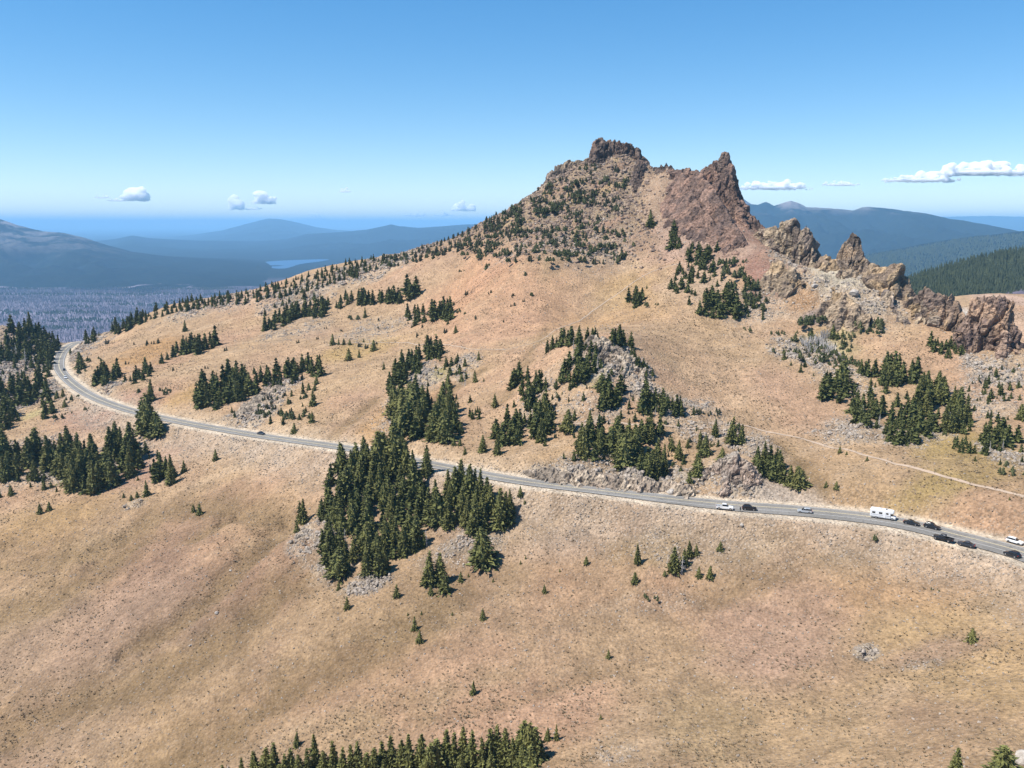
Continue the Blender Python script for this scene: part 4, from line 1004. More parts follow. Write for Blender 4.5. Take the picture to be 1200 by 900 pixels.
one(67, 467, 10, "upper small conifer beside the bend, left one"); one(74, 465, 10, "upper small conifer beside the bend, right one"); one(76, 477, 9, "small conifer on red ground inside the bend"); one(72, 488, 7, "small round bush on red ground inside the bend", 'dwarf'); one(87, 467, 6, "small bush by the guard side of the bend", 'dwarf'); one(103, 479, 6, "small bush below the road where it straightens", 'dwarf'); one(116, 394, 5, "small cone on the saddle above the bend")
grove([(0, 505), (18, 500), (30, 478), (58, 462), (50, 452), (20, 452), (0, 458)], 30, 18, 28, "conifer on the dark wooded flank below the left hill", "conifers on the flank below the left hill", seed=26)
grove([(0, 392), (22, 386), (48, 391), (72, 402), (88, 408), (62, 425), (57, 444), (42, 440), (26, 425), (0, 430)], 54, 13, 24, "conifer among pale rocks on the wooded hill left of the bend", "conifers of the wooded hill left of the bend", seed=27)
one(36, 392, 26, "tallest tree on the skyline of the left wooded hill", 'conifer'); one(95, 432, 20, "lone dark conifer inside the top of the road bend", 'conifer', 1.0); one(96, 437, 9, "low bush under the lone conifer inside the bend", 'dwarf'); one(110, 423, 7, "small bush with shadow right of the lone bend conifer", 'dwarf')
grove([(92, 397), (112, 392), (116, 400), (100, 406)], 9, 14, 20, "conifer beside the road where it goes over the crest", "conifers where the road crosses the crest", seed=28)
# --- between bend and centre
grove(box(110, 438, 139, 452), 13, 17, 24, "conifer in the round clump above the road's left bend", "conifers of the round clump above the bend", seed=29, width=1.2)
grove([(140, 448), (165, 438), (178, 432), (182, 440), (160, 450)], 12, 10, 16, "small conifer in the low line right of the round clump", "small conifers right of the round clump", seed=30); one(171, 436, 18, "taller conifer at the end of the low line", 'conifer', 1.2)
grove([(186, 428), (206, 420), (232, 415), (250, 410), (256, 404), (232, 402), (215, 408), (198, 418)], 20, 14, 24, "conifer in the slanting clump on the left slope", "conifers of the slanting clump on the left slope", seed=31)
one(217, 388, 13, "pointed conifer alone above the slanting clump"); one(163, 460, 9, "bush on the bare spur over the road", 'dwarf'); one(198, 460, 8, "rusty bush right of the bare spur", 'dwarf'); one(192, 458, 8, "small bush beside the rusty one", 'dwarf')
for k, (x, y, h) in enumerate([(128, 402, 6), (172, 404, 7), (180, 403, 5), (204, 434, 5), (262, 412, 6), (241, 432, 5), (158, 404, 4), (184, 402, 7), (148, 427, 5)]): TREES.append((x, y, h, 'dwarf', "tiny shrub on the bare slope above the left bend", "scattered shrubs above the left bend", 1))
grove([(230, 478), (236, 452), (262, 448), (280, 440), (300, 446), (304, 462), (288, 470), (262, 474), (248, 484)], 42, 22, 32, "conifer in the wide grove left of centre above the road", "conifers of the wide grove left of centre", seed=32)
grove([(300, 450), (320, 436), (350, 428), (380, 432), (376, 442), (340, 448), (322, 458)], 24, 18, 26, "conifer in the right arm of the wide grove", "conifers of the wide grove's right arm", seed=33)
one(367, 475, 19, "round conifer with long shadow beside the bare bowl", 'young', 1.1); one(353, 491, 19, "shrubby conifer low on the talus rib", 'dwarf', .7); one(366, 495, 13, "small conifer at the lower edge of the talus rib"); one(345, 507, 12, "conifer bush close above the road on the talus rib", 'young'); one(371, 450, 10, "small conifer at the arm's right tip"); one(362, 457, 9, "small conifer under the arm's right tip"); one(356, 467, 10, "shrub on the talus rib", 'dwarf')
grove(box(300, 462, 345, 492), 16, 5, 9, "low shrub among the pale stones of the talus rib", "shrubs on the talus rib", 'dwarf', 34)
# --- left ridge
grove([(303, 391), (318, 388), (330, 384), (348, 375), (380, 372), (382, 364), (345, 366), (326, 376), (306, 386)], 30, 15, 23, "conifer in the long clump high on the left ridge", "conifers of the long clump on the left ridge", seed=35)
grove(box(373, 352, 400, 362), 8, 12, 18, "conifer in the small clump near the ridge crest", "conifers of the small clump near the ridge crest", seed=36)
grove(box(402, 350, 438, 358), 13, 15, 21, "conifer in the clump above the dirt track, left part", "conifers above the dirt track, left part", seed=37); grove(box(440, 350, 470, 358), 11, 16, 22, "conifer in the clump above the dirt track, right part", "conifers above the dirt track, right part", seed=38)
grove(box(476, 344, 494, 352), 5, 24, 32, "tall conifer in the knot highest on the open slope", "tall conifers of the highest knot", seed=39, width=1.1); grove(box(477, 366, 498, 384), 8, 14, 20, "conifer in the small group under the tall knot", "conifers under the tall knot", seed=40)
grove(box(505, 366, 532, 376), 11, 18, 28, "conifer in the clump right of the tall knot", "conifers right of the tall knot", seed=41); one(428, 372, 12, "single conifer in front of the clumps above the track"); one(414, 374, 9, "grey shrub beside the single conifer above the track", 'dwarf', 1.3)
for k, (x, y, h, l) in enumerate([(390, 404, 13, "tallest"), (397, 404, 8, "second"), (403, 404, 8, "third"), (410, 404, 7, "fourth")]): one(x, y, h, f"{l} from the left in the row of four conifers on the dirt track" if k else "first and tallest in the row of four conifers on the dirt track")
one(438, 411, 13, "lone slim conifer by the dirt track"); one(409, 422, 14, "conifer on the yellow grass rim, left"); one(421, 419, 10, "conifer on the yellow grass rim, right"); one(450, 433, 9, "lone conifer on the bare dome"); one(534, 390, 9, "lone pointed conifer right below the clumps"); one(426, 401, 5, "tiny sapling on the dirt track"); one(525, 380, 8, "small conifer at the shadow edge of the clump"); one(538, 366, 7, "shrub right of the clump, upper", 'dwarf'); one(545, 368, 5, "shrub right of the clump, lower", 'dwarf')
sk = "small wind beaten conifer along the crest of the left ridge"; gk = "small conifers along the left ridge crest"
grove([(130, 386), (150, 378), (165, 370), (168, 380), (145, 390), (130, 392)], 18, 15, 21, "conifer in the dark clump at the low end of the left ridge", "conifers at the low end of the left ridge", seed=42)
grove([(165, 370), (200, 356), (250, 350), (300, 342), (330, 332), (330, 350), (300, 355), (250, 360), (200, 370), (165, 380)], 105, 8, 15, sk, gk, seed=43)
grove([(330, 332), (370, 322), (412, 308), (450, 303), (455, 312), (415, 325), (370, 340), (330, 350)], 95, 7, 13, "small conifer on the middle stretch of the left ridge crest", "small conifers on the middle ridge crest", seed=44)
grove(box(412, 316, 432, 328), 8, 12, 18, "conifer in the dark tuft below the ridge crest", "conifers of the tuft below the crest", seed=45)
grove([(450, 304), (500, 290), (540, 276), (575, 256), (600, 242), (606, 252), (580, 272), (545, 292), (505, 304), (455, 314)], 100, 6, 11, "dwarf pine on the upper ridge crest", "dwarf pines on the upper ridge crest", 'dwarf', 46)
grove([(305, 360), (350, 350), (380, 345), (350, 375), (310, 375)], 14, 8, 14, "small conifer on the stony flank under the ridge crest", "small conifers on the stony flank", seed=47)
grove([(320, 400), (400, 372), (470, 370), (560, 330), (620, 345), (600, 380), (500, 395), (380, 420)], 26, 3, 6, "tiny shrub on the open flank below the ridge", "tiny shrubs on the open flank", 'dwarf', 48)
grove(box(550, 284, 586, 303), 20, 7, 12, "dwarf pine in the dark mat on the upper slope", "dwarf pines of the dark mat", 'dwarf', 49)
one(568, 315, 9, "shrub below the dark mat", 'dwarf'); one(616, 322, 7, "lone round shrub on the bare slope, upper", 'dwarf'); one(623, 346, 7, "lone round shrub on the bare slope, lower", 'dwarf'); one(541, 318, 5, "tiny shrub left of the dark mat", 'dwarf')
# --- peak
grove([(575, 262), (610, 238), (640, 215), (670, 198), (700, 190), (740, 205), (745, 225), (700, 245), (665, 262), (640, 285), (600, 290), (580, 280)], 130, 4, 11, "dwarf pine on the peak's stony flank", "dwarf pines on the flank of the peak", 'dwarf', 50)
grove([(630, 285), (660, 270), (700, 262), (745, 265), (740, 300), (715, 310), (690, 300), (640, 305)], 34, 7, 13, "dwarf pine on the lower shoulder of the peak", "dwarf pines on the lower shoulder", 'dwarf', 51)
one(762, 265, 19, "round dark conifer high under the summit scree", 'young', 1.3); one(732, 283, 16, "bushy dark pine on the peak's lower shoulder", 'dwarf', .9); one(742, 288, 9, "smaller pine right of the bushy dark one", 'dwarf'); one(679, 250, 14, "dark twin pine on the stony flank, left", 'dwarf', .8); one(722, 307, 12, "dark pine at the foot of the shoulder", 'dwarf'); one(678, 238, 12, "dwarf pine above the twin on the stony flank", 'dwarf')
grove([(776, 282), (790, 272), (798, 290), (786, 292)], 8, 12, 18, "pine in the band right of the summit scree foot", "pines at the foot of the summit scree", 'conifer', 52, 1.3)
grove([(800, 295), (815, 290), (842, 294), (836, 306), (808, 308)], 12, 12, 17, "pine in the band below the red wall", "pines below the red wall", 'conifer', 53, 1.3)
grove([(778, 335), (800, 315), (825, 305), (835, 320), (820, 338), (790, 342)], 24, 8, 14, "pine on the ridge spur right of the dirt trail", "pines on the spur right of the trail", 'conifer', 54, 1.2)
grove([(818, 372), (825, 345), (850, 345), (872, 360), (868, 374), (840, 377)], 18, 16, 26, "pine in the biggest dark clump under the crags", "pines of the biggest clump under the crags", 'conifer', 55, 1.3)
grove([(845, 310), (870, 305), (885, 330), (898, 360), (880, 365), (862, 340)], 20, 7, 13, "shrubby pine on the pale ground below the twin spires", "shrubby pines below the twin spires", 'dwarf', 56)
grove([(731, 362), (738, 350), (752, 344), (756, 354), (742, 364)], 10, 13, 19, "conifer in the slanting clump at the trail's edge", "conifers at the trail's edge", seed=57); one(764, 358, 7, "small shrub right of the clump at the trail's edge", 'dwarf'); one(758, 338, 5, "tiny sapling above the trail's edge clump")
grove([(940, 378), (958, 372), (960, 376), (944, 380)], 5, 9, 14, "dark pine under the orange scree below the crags", "pines under the orange scree", 'dwarf', 58); one(910, 391, 9, "small shrub on tan ground below the orange scree", 'dwarf'); one(932, 399, 10, "small conifer left of the grey shrubby mound"); one(976, 396, 16, "dark conifer on top of the grey shrubby mound", 'young', 1.2); one(919, 421, 12, "dark conifer at the left foot of the grey shrubby mound"); one(906, 412, 9, "shrub pair left of the grey shrubby mound", 'dwarf')
grove(box(925, 392, 1000, 432), 34, 5, 10, "low olive shrub on the grey shrubby mound", "shrubs on the grey mound", 'dwarf', 59)
for k, (x, y) in enumerate([(945, 404), (950, 412), (957, 402), (965, 405), (968, 396), (972, 412)]): TREES.append((x, y, 9, 'bleach', "bleached bare brushwood on the grey shrubby mound, " + ["first", "second", "third", "fourth", "fifth", "sixth"][k] + " from left", "bleached brushwood on the grey mound", 1))
grove([(955, 302), (972, 298), (985, 296), (984, 303), (960, 308)], 10, 7, 12, "olive pine on the saddle left of the leaning spire", "pines on the saddle by the leaning spire", 'dwarf', 60)
grove([(1078, 402), (1100, 404), (1128, 408), (1128, 418), (1120, 424), (1090, 412)], 20, 10, 18, "conifer in the row at the foot of the ochre crag", "conifers at the foot of the ochre crag", seed=61); grove(box(1002, 376, 1030, 390), 9, 7, 12, "shrub at the foot of the pale cliff", "shrubs at the foot of the pale cliff", 'dwarf', 62)
# --- knoll in the middle
grove([(454, 470), (470, 458), (478, 440), (460, 432), (456, 450)], 12, 18, 26, "conifer on the upper left side of the central grove", "conifers on the upper left of the central grove", seed=63)
grove([(458, 505), (455, 485), (468, 470), (500, 478), (528, 480), (534, 505), (524, 518), (500, 517), (480, 518)], 40, 32, 44, "tall dark conifer in the central grove above the road", "tall conifers of the central grove", seed=64, width=1.15)
grove(box(468, 420, 494, 442), 14, 17, 25, "conifer at the top left of the central grove", "conifers at the top left of the central grove", seed=65); grove([(494, 420), (500, 408), (518, 412), (516, 423)], 12, 16, 24, "conifer in the knot on top of the central rise", "conifers of the knot on top of the central rise", seed=66)
grove([(470, 540), (458, 520), (478, 524), (482, 545)], 6, 28, 36, "conifer hanging over the road below the central grove", "conifers over the road below the central grove", seed=67)
for k, (x, y, h, l) in enumerate([(525, 455, 17, "round lone conifer right of the central grove"), (541, 447, 10, "small cone right of the round lone conifer"), (557, 448, 11, "cone on open ground left of the dark hollow"), (561, 422, 11, "upper lone cone on the pale track slope"), (545, 429, 11, "cone left below the upper lone cone"), (580, 477, 16, "slim conifer at the left edge of the knoll"), (566, 529, 20, "pointed conifer just above the road, alone"), (545, 532, 9, "small bush above the road right of the central grove"), (532, 522, 10, "left small conifer of a pair by the central grove's foot"), (539, 522, 9, "right small conifer of the pair by the central grove's foot"), (540, 508, 14, "brownish bush at the right foot of the central grove"), (567, 447, 5, "tiny sapling right of the cone near the hollow"), (583, 532, 24, "conifer at the left end of the knoll's lower trees")]): one(x, y, h, l, 'young' if h < 18 else 'conifer')
grove(box(520, 415, 545, 440), 9, 8, 14, "small conifer trailing right from the central rise", "small conifers trailing right", seed=68); grove(box(548, 482, 565, 492), 7, 9, 13, "small conifer in the tuft between grove and knoll", "small conifers of the tuft between grove and knoll", seed=69)
grove([(583, 523), (580, 505), (598, 492), (612, 500), (606, 524)], 14, 22, 32, "conifer in the left lower cluster of the knoll", "conifers of the knoll's left lower cluster", seed=70)
grove([(595, 455), (612, 440), (636, 440), (645, 452), (635, 465), (620, 475), (600, 462)], 18, 17, 26, "conifer on the upper left flank of the knoll", "conifers on the knoll's upper left flank", seed=71)
grove([(615, 495), (620, 475), (638, 475), (648, 495), (640, 518), (628, 518)], 18, 24, 34, "conifer on the middle left flank of the knoll", "conifers on the knoll's middle left flank", seed=72)
grove([(636, 412), (650, 404), (656, 408), (640, 416)], 5, 14, 18, "conifer at the far left of the knoll's skyline", "conifers at the far left of the knoll top", seed=73); grove(box(658, 396, 682, 406), 8, 18, 25, "conifer on the knoll top, left group", "conifers of the knoll top, left group", seed=74)
grove(box(688, 392, 702, 400), 5, 13, 18, "conifer on the knoll top, middle group", "conifers of the knoll top, middle group", seed=75); grove(box(716, 398, 740, 410), 9, 20, 28, "conifer on the knoll top, right group", "conifers of the knoll top, right group", seed=76)
grove([(655, 450), (662, 425), (685, 410), (700, 418), (695, 445), (675, 455)], 26, 18, 26, "conifer on the left face of the knoll's rock rib", "conifers left of the knoll's rock rib", seed=77)
grove([(702, 482), (705, 458), (725, 455), (732, 470), (722, 483)], 12, 24, 32, "dark conifer in the compact clump mid knoll", "conifers of the compact clump mid knoll", seed=78, width=1.2); one(665, 505, 26, "broad conifer left of the compact clumps", 'conifer', 1.3); one(705, 455, 18, "yellowish green pine on the rock rib", 'young', 1.4)
grove([(738, 412), (748, 420), (760, 436), (772, 440), (768, 444), (752, 436), (738, 422)], 12, 10, 16, "small conifer down the right edge of the rock rib", "small conifers on the rock rib's right edge", seed=79)
grove([(742, 480), (760, 468), (780, 470), (804, 482), (800, 490), (765, 484)], 24, 17, 26, "conifer in the line along the knoll's right shoulder", "conifers on the knoll's right shoulder", seed=80)
grove([(676, 530), (682, 508), (706, 508), (712, 530), (695, 540)], 14, 25, 35, "conifer in the left of the knoll's front clumps", "conifers of the front clump, left", seed=81); grove([(712, 545), (715, 520), (736, 515), (748, 532), (738, 547)], 12, 32, 42, "dark conifer in the middle of the knoll's front clumps", "conifers of the front clump, middle", seed=82, width=1.2)
grove(box(750, 505, 776, 520), 8, 26, 36, "conifer in the upper right front clump of the knoll", "conifers of the upper right front clump", seed=83); grove([(745, 556), (755, 540), (778, 545), (778, 560), (760, 562)], 10, 28, 38, "conifer in the lowest front clump of the knoll", "conifers of the lowest front clump", seed=84)
for k, (x, y, h, l) in enumerate([(787, 527, 15, "small conifer at the left of four under the stone ledge"), (796, 537, 22, "conifer, broadest of four under the stone ledge"), (806, 524, 10, "small conifer, third of four under the stone ledge"), (826, 533, 24, "dark conifer at the right under the stone ledge"), (820, 525, 18, "slim conifer left of the dark one under the ledge"), (818, 558, 28, "leaning conifer over the road cut", ), (808, 566, 16, "bush at the foot of the leaning conifer"), (838, 512, 22, "left conifer above the roadside outcrop"), (846, 540, 16, "small conifer on the roadside outcrop's top"), (858, 518, 30, "tall conifer above the roadside outcrop"), (868, 520, 24, "right conifer above the roadside outcrop"), (795, 500, 9, "small shrub on the stone ledge")]): one(x, y, h, l, 'conifer' if h > 17 else 'young', 1.1)
grove([(880, 550), (890, 540), (912, 545), (925, 560), (908, 566), (888, 558)], 15, 24, 34, "conifer in the tight stand right of the roadside outcrop", "conifers of the stand right of the outcrop", seed=85); one(937, 570, 25, "bushy conifer at the lower right of the tight stand", 'conifer', 1.5); one(926, 568, 24, "conifer between the tight stand and the bushy one", 'conifer', 1.1)
grove(box(815, 482, 848, 487), 10, 4, 7, "low green shrub along the trail above the outcrop", "low shrubs along the trail", 'dwarf', 86)
one(968, 571, 8, "small conifer, left of a pair on tan ground above the silver car"); one(980, 573, 10, "small conifer, right of the pair above the silver car"); one(984, 531, 9, "small round conifer on the plain by the trail"); one(992, 533, 5, "tiny sapling beside the small round conifer"); one(875, 387, 8, "lone dark shrub on the wide tan slope", 'dwarf'); one(1016, 540, 6, "dead brown sapling on the plain")
# --- right groves
grove([(962, 470), (966, 450), (990, 452), (996, 466), (985, 476)], 8, 26, 36, "conifer in the leftmost clump of the right hand wood", "conifers of the leftmost clump, right hand wood", seed=87, width=1.3)
grove(box(1006, 436, 1026, 444), 6, 20, 26, "conifer in the top left clump of the right hand wood", "conifers of the top left clump, right hand wood", seed=88); grove([(1032, 452), (1036, 430), (1060, 430), (1078, 445), (1070, 455)], 16, 24, 34, "conifer along the top of the right hand wood", "conifers along the top of the right hand wood", seed=89)
grove([(1075, 478), (1080, 455), (1105, 458), (1112, 470), (1095, 480)], 14, 26, 36, "conifer in the right hand wood, upper right", "conifers upper right in the right hand wood", seed=90); grove([(996, 498), (998, 478), (1025, 470), (1035, 490), (1010, 505)], 12, 18, 28, "conifer down the left side of the right hand wood", "conifers down the left of the right hand wood", seed=91)
grove([(1028, 505), (1034, 480), (1070, 470), (1095, 480), (1100, 508), (1060, 515)], 22, 20, 30, "conifer in the middle of the right hand wood", "conifers in the middle of the right hand wood", seed=92); grove([(1030, 510), (1060, 502), (1092, 505), (1085, 518), (1050, 521)], 14, 16, 22, "low bushy pine along the bottom of the right hand wood", "bushy pines along the bottom of the wood", seed=93, width=1.5)
grove([(1102, 506), (1108, 480), (1128, 475), (1134, 495), (1122, 508)], 12, 28, 38, "conifer at the right edge of the right hand wood", "conifers at the right edge of the right hand wood", seed=94)
grove([(1148, 532), (1150, 505), (1170, 498), (1192, 510), (1192, 532), (1170, 535)], 18, 16, 26, "pine in the bushy thicket by the right edge", "pines of the thicket by the right edge", seed=95, width=1.3); grove([(1113, 530), (1120, 522), (1148, 528), (1146, 534)], 9, 10, 16, "small pine left of the bushy thicket", "small pines left of the thicket", seed=96)
grove([(1146, 460), (1155, 448), (1172, 452), (1180, 470), (1160, 475)], 9, 10, 17, "pine on the white talus below the rightmost crag", "pines on the white talus", seed=97); one(1196, 492, 20, "dark pine at the right edge, mid slope", 'conifer', 1.3); one(1188, 556, 16, "grey pine at the grey rocks by the right edge", 'dwarf'); one(1180, 545, 10, "shrub on the grey rocks by the right edge", 'dwarf'); one(1183, 586, 5, "tiny dead sapling by the trail at the right"); one(1168, 350, 8, "shrub on the pale far slope behind the rightmost crag", 'dwarf')
grove(box(1140, 430, 1192, 480), 12, 4, 8, "low shrub among white talus at the right", "low shrubs among the white talus", 'dwarf', 98)
grove([(570, 268), (610, 242), (645, 215), (690, 200), (740, 215), (735, 250), (690, 270), (640, 300), (590, 300)], 130, 4, 9, "dwarf pine low on the peak's stony flank", "dwarf pines low on the peak's flank", 'dwarf', 211)
grove([(560, 285), (610, 265), (660, 262), (720, 270), (740, 300), (700, 312), (640, 308), (580, 305)], 40, 6, 11, "dwarf pine in the belt under the peak's flank", "dwarf pines in the belt under the peak", 'dwarf', 212)
grove([(600, 470), (650, 430), (690, 405), (735, 412), (770, 450), (820, 490), (850, 530), (780, 560), (700, 548), (630, 530), (590, 520)], 80, 7, 15, "small conifer scattered over the stony knoll", "small conifers scattered over the knoll", seed=201)
grove([(600, 500), (680, 440), (760, 440), (860, 500), (870, 560), (700, 555)], 45, 4, 8, "low shrub scattered over the stony knoll", "low shrubs scattered over the knoll", 'dwarf', 202)
grove([(780, 345), (800, 310), (850, 305), (895, 340), (900, 375), (840, 372)], 46, 7, 15, "small pine scattered below the crags", "small pines scattered below the crags", seed=203)
grove([(990, 500), (1000, 440), (1060, 440), (1130, 470), (1140, 510), (1060, 522)], 44, 8, 17, "small conifer filling the right hand wood", "small conifers filling the right hand wood", seed=204)
grove([(1140, 440), (1198, 430), (1198, 550), (1110, 535)], 40, 6, 14, "small pine on the stony slope at the right edge", "small pines at the right edge", seed=205)
grove([(0, 395), (60, 395), (90, 410), (60, 450), (0, 500)], 40, 7, 15, "small conifer between the rocks of the left hill", "small conifers of the left hill", seed=206)
grove([(0, 525), (100, 525), (200, 530), (205, 565), (90, 580), (0, 570)], 40, 7, 15, "small conifer filling the stony left bench", "small conifers of the left bench", seed=207)
grove([(230, 470), (300, 430), (380, 425), (370, 480), (330, 500), (280, 495)], 36, 6, 12, "small conifer around the talus rib", "small conifers around the talus rib", seed=208)
grove([(460, 440), (520, 410), (560, 440), (545, 510), (460, 515)], 34, 6, 13, "small conifer around the central grove", "small conifers around the central grove", seed=209)
grove([(905, 430), (930, 388), (990, 390), (1005, 430), (960, 450)], 26, 6, 12, "small pine on the grey mound", "small pines on the grey mound", seed=210)
# grey dead trees mixed in
for k, (x, y, h) in enumerate([(545, 452, 12), (20, 420, 18), (30, 425, 18), (48, 425, 16), (66, 440, 20), (300, 455, 14), (672, 408, 14), (768, 487, 12), (1010, 490, 16), (1030, 500, 16), (1112, 500, 18), (1160, 530, 14), (1175, 528, 14), (700, 430, 14), (640, 500, 16), (118, 560, 20), (405, 640, 22), (500, 640, 20), (864, 540, 14), (1152, 405, 14)]):
    TREES.append((x, y, h, 'snag', "bleached dead snag standing among the living conifers", "dead snags among the conifers", 1))

H = hit([t_[0] for t_ in TREES], [t_[1] for t_ in TREES])
# keep the carriageway free
road_xy = roadC[:, :2]
def on_road(p, m=6.0): return ((road_xy - p[:2]) ** 2).sum(1).min() < m * m
items = []
for k, t_ in enumerate(TREES):
    p = H[k]
    if np.isnan(p[0]) or (p[1] > 790 and t_[1] < 330) or (p[1] > 712 and t_[0] > 560 and t_[1] < 300) or abs(float(ground(p[0], p[1])) - p[2]) > 1.5: continue
    if on_road(p, 6.5 if p[0] > 20 else 5.6): 
        continue
    d = p[1] * CP - p[2] * SP
    items.append(dict(p=p, h=(t_[2] * d / F / .96) if t_[3] != 'dwarf' or t_[1] > 300 else min(5.0, t_[2] * d / F / .96), hpx=t_[2], kind=t_[3], label=t_[4], group=t_[5], w=t_[6]))
con = sorted([q for q in items if q['kind'] == 'conifer'], key=lambda q: -q['hpx'] - (100 if q['group'] is None else 0))
dw = sorted([q for q in items if q['kind'] == 'dwarf'], key=lambda q: -q['hpx'] - (100 if q['group'] is None else 0))
LIM = 290
ORD = ["first", "second", "third", "fourth", "fifth", "sixth", "seventh", "eighth", "ninth", "tenth", "eleventh", "twelfth", "thirteenth", "fourteenth", "fifteenth", "sixteenth", "seventeenth", "eighteenth", "nineteenth", "twentieth"]
def relabel(qs):
    by = {}
    for q in qs:
        if q['group'] and q['kind'] in ('conifer', 'dwarf', 'snag'): by.setdefault(q['label'], []).append(q)
    for lb, L in by.items():
        if len(L) < 2: continue
        nrow = max(1, round(len(L) / 9)); L.sort(key=lambda q: q['p'][1]); n = len(L)
        for r_i in range(nrow):
            row = sorted(L[r_i * n // nrow:(r_i + 1) * n // nrow], key=lambda q: q['p'][0] / q['p'][1])
            rn = "" if nrow == 1 else (", front row" if r_i == 0 else (", back row" if r_i == nrow - 1 else (", middle row" if nrow == 3 else f", {ORD[r_i]} row")))
            for k, q in enumerate(row):
                q['label'] = f"{lb}, {ORD[k]} from left{rn}" if len(row) > 1 else lb + rn
                if len(q['label'].split()) > 16: print("LONG", q['label'])
relabel(con[:LIM]); relabel(dw[:290]); relabel([q for q in items if q['kind'] == 'snag'])
def place_conifer(q, k):
    cm, tm, R0 = CROWN[rnd.randrange(7) if q['w'] < 1.25 else rnd.choice([2, 4, 7])]
    root = empty("conifer_tree", (q['p'][0], q['p'][1], q['p'][2] - .25), rnd.uniform(0, 6.28))
    s = q['h']; wv = s * q['w'] * rnd.uniform(1.0, 1.3)
    root.scale = (wv, wv, s)
    tag(root, q['label'], "conifer", q['group'])
    mobj("crown", cm, root); mobj("trunk", tm, root)
for k, q in enumerate(con[:LIM]): place_conifer(q, k)
def place_single(q, name, cat, meshes, wm=1.0):
    o = mobj(name, rnd.choice(meshes)); s = q['h']
    o.location = (q['p'][0], q['p'][1], q['p'][2] - .12); o.rotation_euler = (0, 0, rnd.uniform(0, 6.28))
    o.scale = (s * q['w'] * wm * rnd.uniform(.9, 1.2), s * q['w'] * wm * rnd.uniform(.9, 1.2), s)
    tag(o, q['label'], cat, q['group']); return o
for q in items:
    if q['kind'] == 'young': place_single(q, "young_conifer", "young conifer", [m for m, _ in YOUNG])
    elif q['kind'] == 'snag': place_single(q, "dead_snag", "dead tree", SNAG, 1.1)
    elif q['kind'] == 'bleach': place_single(q, "brushwood", "brushwood", BLEACH)
for q in dw[:290]:
    o = place_single(q, "dwarf_pine", "dwarf pine", DWARF, 1.15); o.scale[2] *= .75
def join_stuff(name, qs, protos, m, wm=1.0):
    Vs, Fs, k = [], [], 0; r = np.random.RandomState(5)
    for q in qs:
        V, Fc = protos[r.randint(len(protos))]; a = r.rand() * 6.28; c, s = math.cos(a), math.sin(a)
        sw = q['h'] * q['w'] * wm
        W = np.stack([(V[:, 0] * c - V[:, 1] * s) * sw, (V[:, 0] * s + V[:, 1] * c) * sw, V[:, 2] * q['h'] - .2], 1) + q['p']
        Vs.append(W); Fs.append(Fc + k); k += len(V)
    if Vs: tag(mobj(name, mesh_np(name, np.vstack(Vs), np.vstack(Fs), m)), kind='stuff')
M_needle2 = tree_mat("small_conifer_needles", (.032, .042, .018), (.15, .155, .05), .9)
M_shrub2 = tree_mat("small_shrub_needles", (.036, .042, .024), (.11, .11, .06), .9)
LOWC = [clump_tree(200 + k, 9, 6, 2, .15, R0, .95, 0, .35, .3) for k, R0 in enumerate([.26, .30, .22, .34])]
join_stuff("small_distant_conifers", con[LIM:], LOWC, M_needle2)
LOWD = [dwarf(80 + k, 3, .5) for k in range(3)]
join_stuff("small_distant_shrubs", dw[290:], LOWD, M_shrub2)
print("TREES conifers", len(con), "dwarf", len(dw), "stuff con", max(0, len(con) - LIM))

# ------------------------------------------------------------------ stones and tufts
def rock_proto(seed, n=16, flat=.7):
    import bmesh
    r = np.random.RandomState(seed); bm = bmesh.new()
    for _ in range(n):
        v = r.normal(size=3); v /= np.linalg.norm(v); v *= np.array([1, .8, flat]) * r.uniform(.8, 1.1); bm.verts.new(v)
    res = bmesh.ops.convex_hull(bm, input=bm.verts)
    bmesh.ops.delete(bm, geom=[g_ for g_ in res["geom_interior"] if isinstance(g_, bmesh.types.BMVert)], context='VERTS')
    me = bpy.data.meshes.new("stone"); bm.to_mesh(me); bm.free(); return me
m_st, t, b = mat("talus_stone")
tc = nd(t, "ShaderNodeTexCoord").outputs["Object"]; oi = nd(t, "ShaderNodeObjectInfo").outputs["Random"]
c = mixn(t, oi, (.22, .18, .14), (.44, .37, .30)); c = mixn(t, ramp(t, noise(t, tc, 2.0, 4, .7), [(.35, g4(0)), (.7, g4(.7))]), c, (.17, .145, .125))
t.links.new(c, b.inputs["Base Color"])
M_stone = m_st
m_dst, t, b = mat("brown_stone")
oi = nd(t, "ShaderNodeObjectInfo").outputs["Random"]; t.links.new(mixn(t, oi, (.13, .095, .075), (.28, .20, .145)), b.inputs["Base Color"])
m_tuft, t, b = mat("dry_tuft")
oi = nd(t, "ShaderNodeObjectInfo").outputs["Random"]; t.links.new(mixn(t, oi, (.15, .11, .07), (.26, .205, .13)), b.inputs["Base Color"])
def tuft_proto(seed):
    r = np.random.RandomState(seed); V, Fc = [], []
    for i in range(9):
        a = r.rand() * 6.28; d = np.array([math.cos(a), math.sin(a), 0]); s = np.array([-d[1], d[0], 0]) * .3; p = d * .15
        k = len(V); V += [list(p - s), list(p + s), list(p + d * r.uniform(.3, .8) + np.array([0, 0, r.uniform(.4, .9)]))]; Fc.append([k, k + 1, k + 2])
    return mesh_np("tuft", V, Fc)
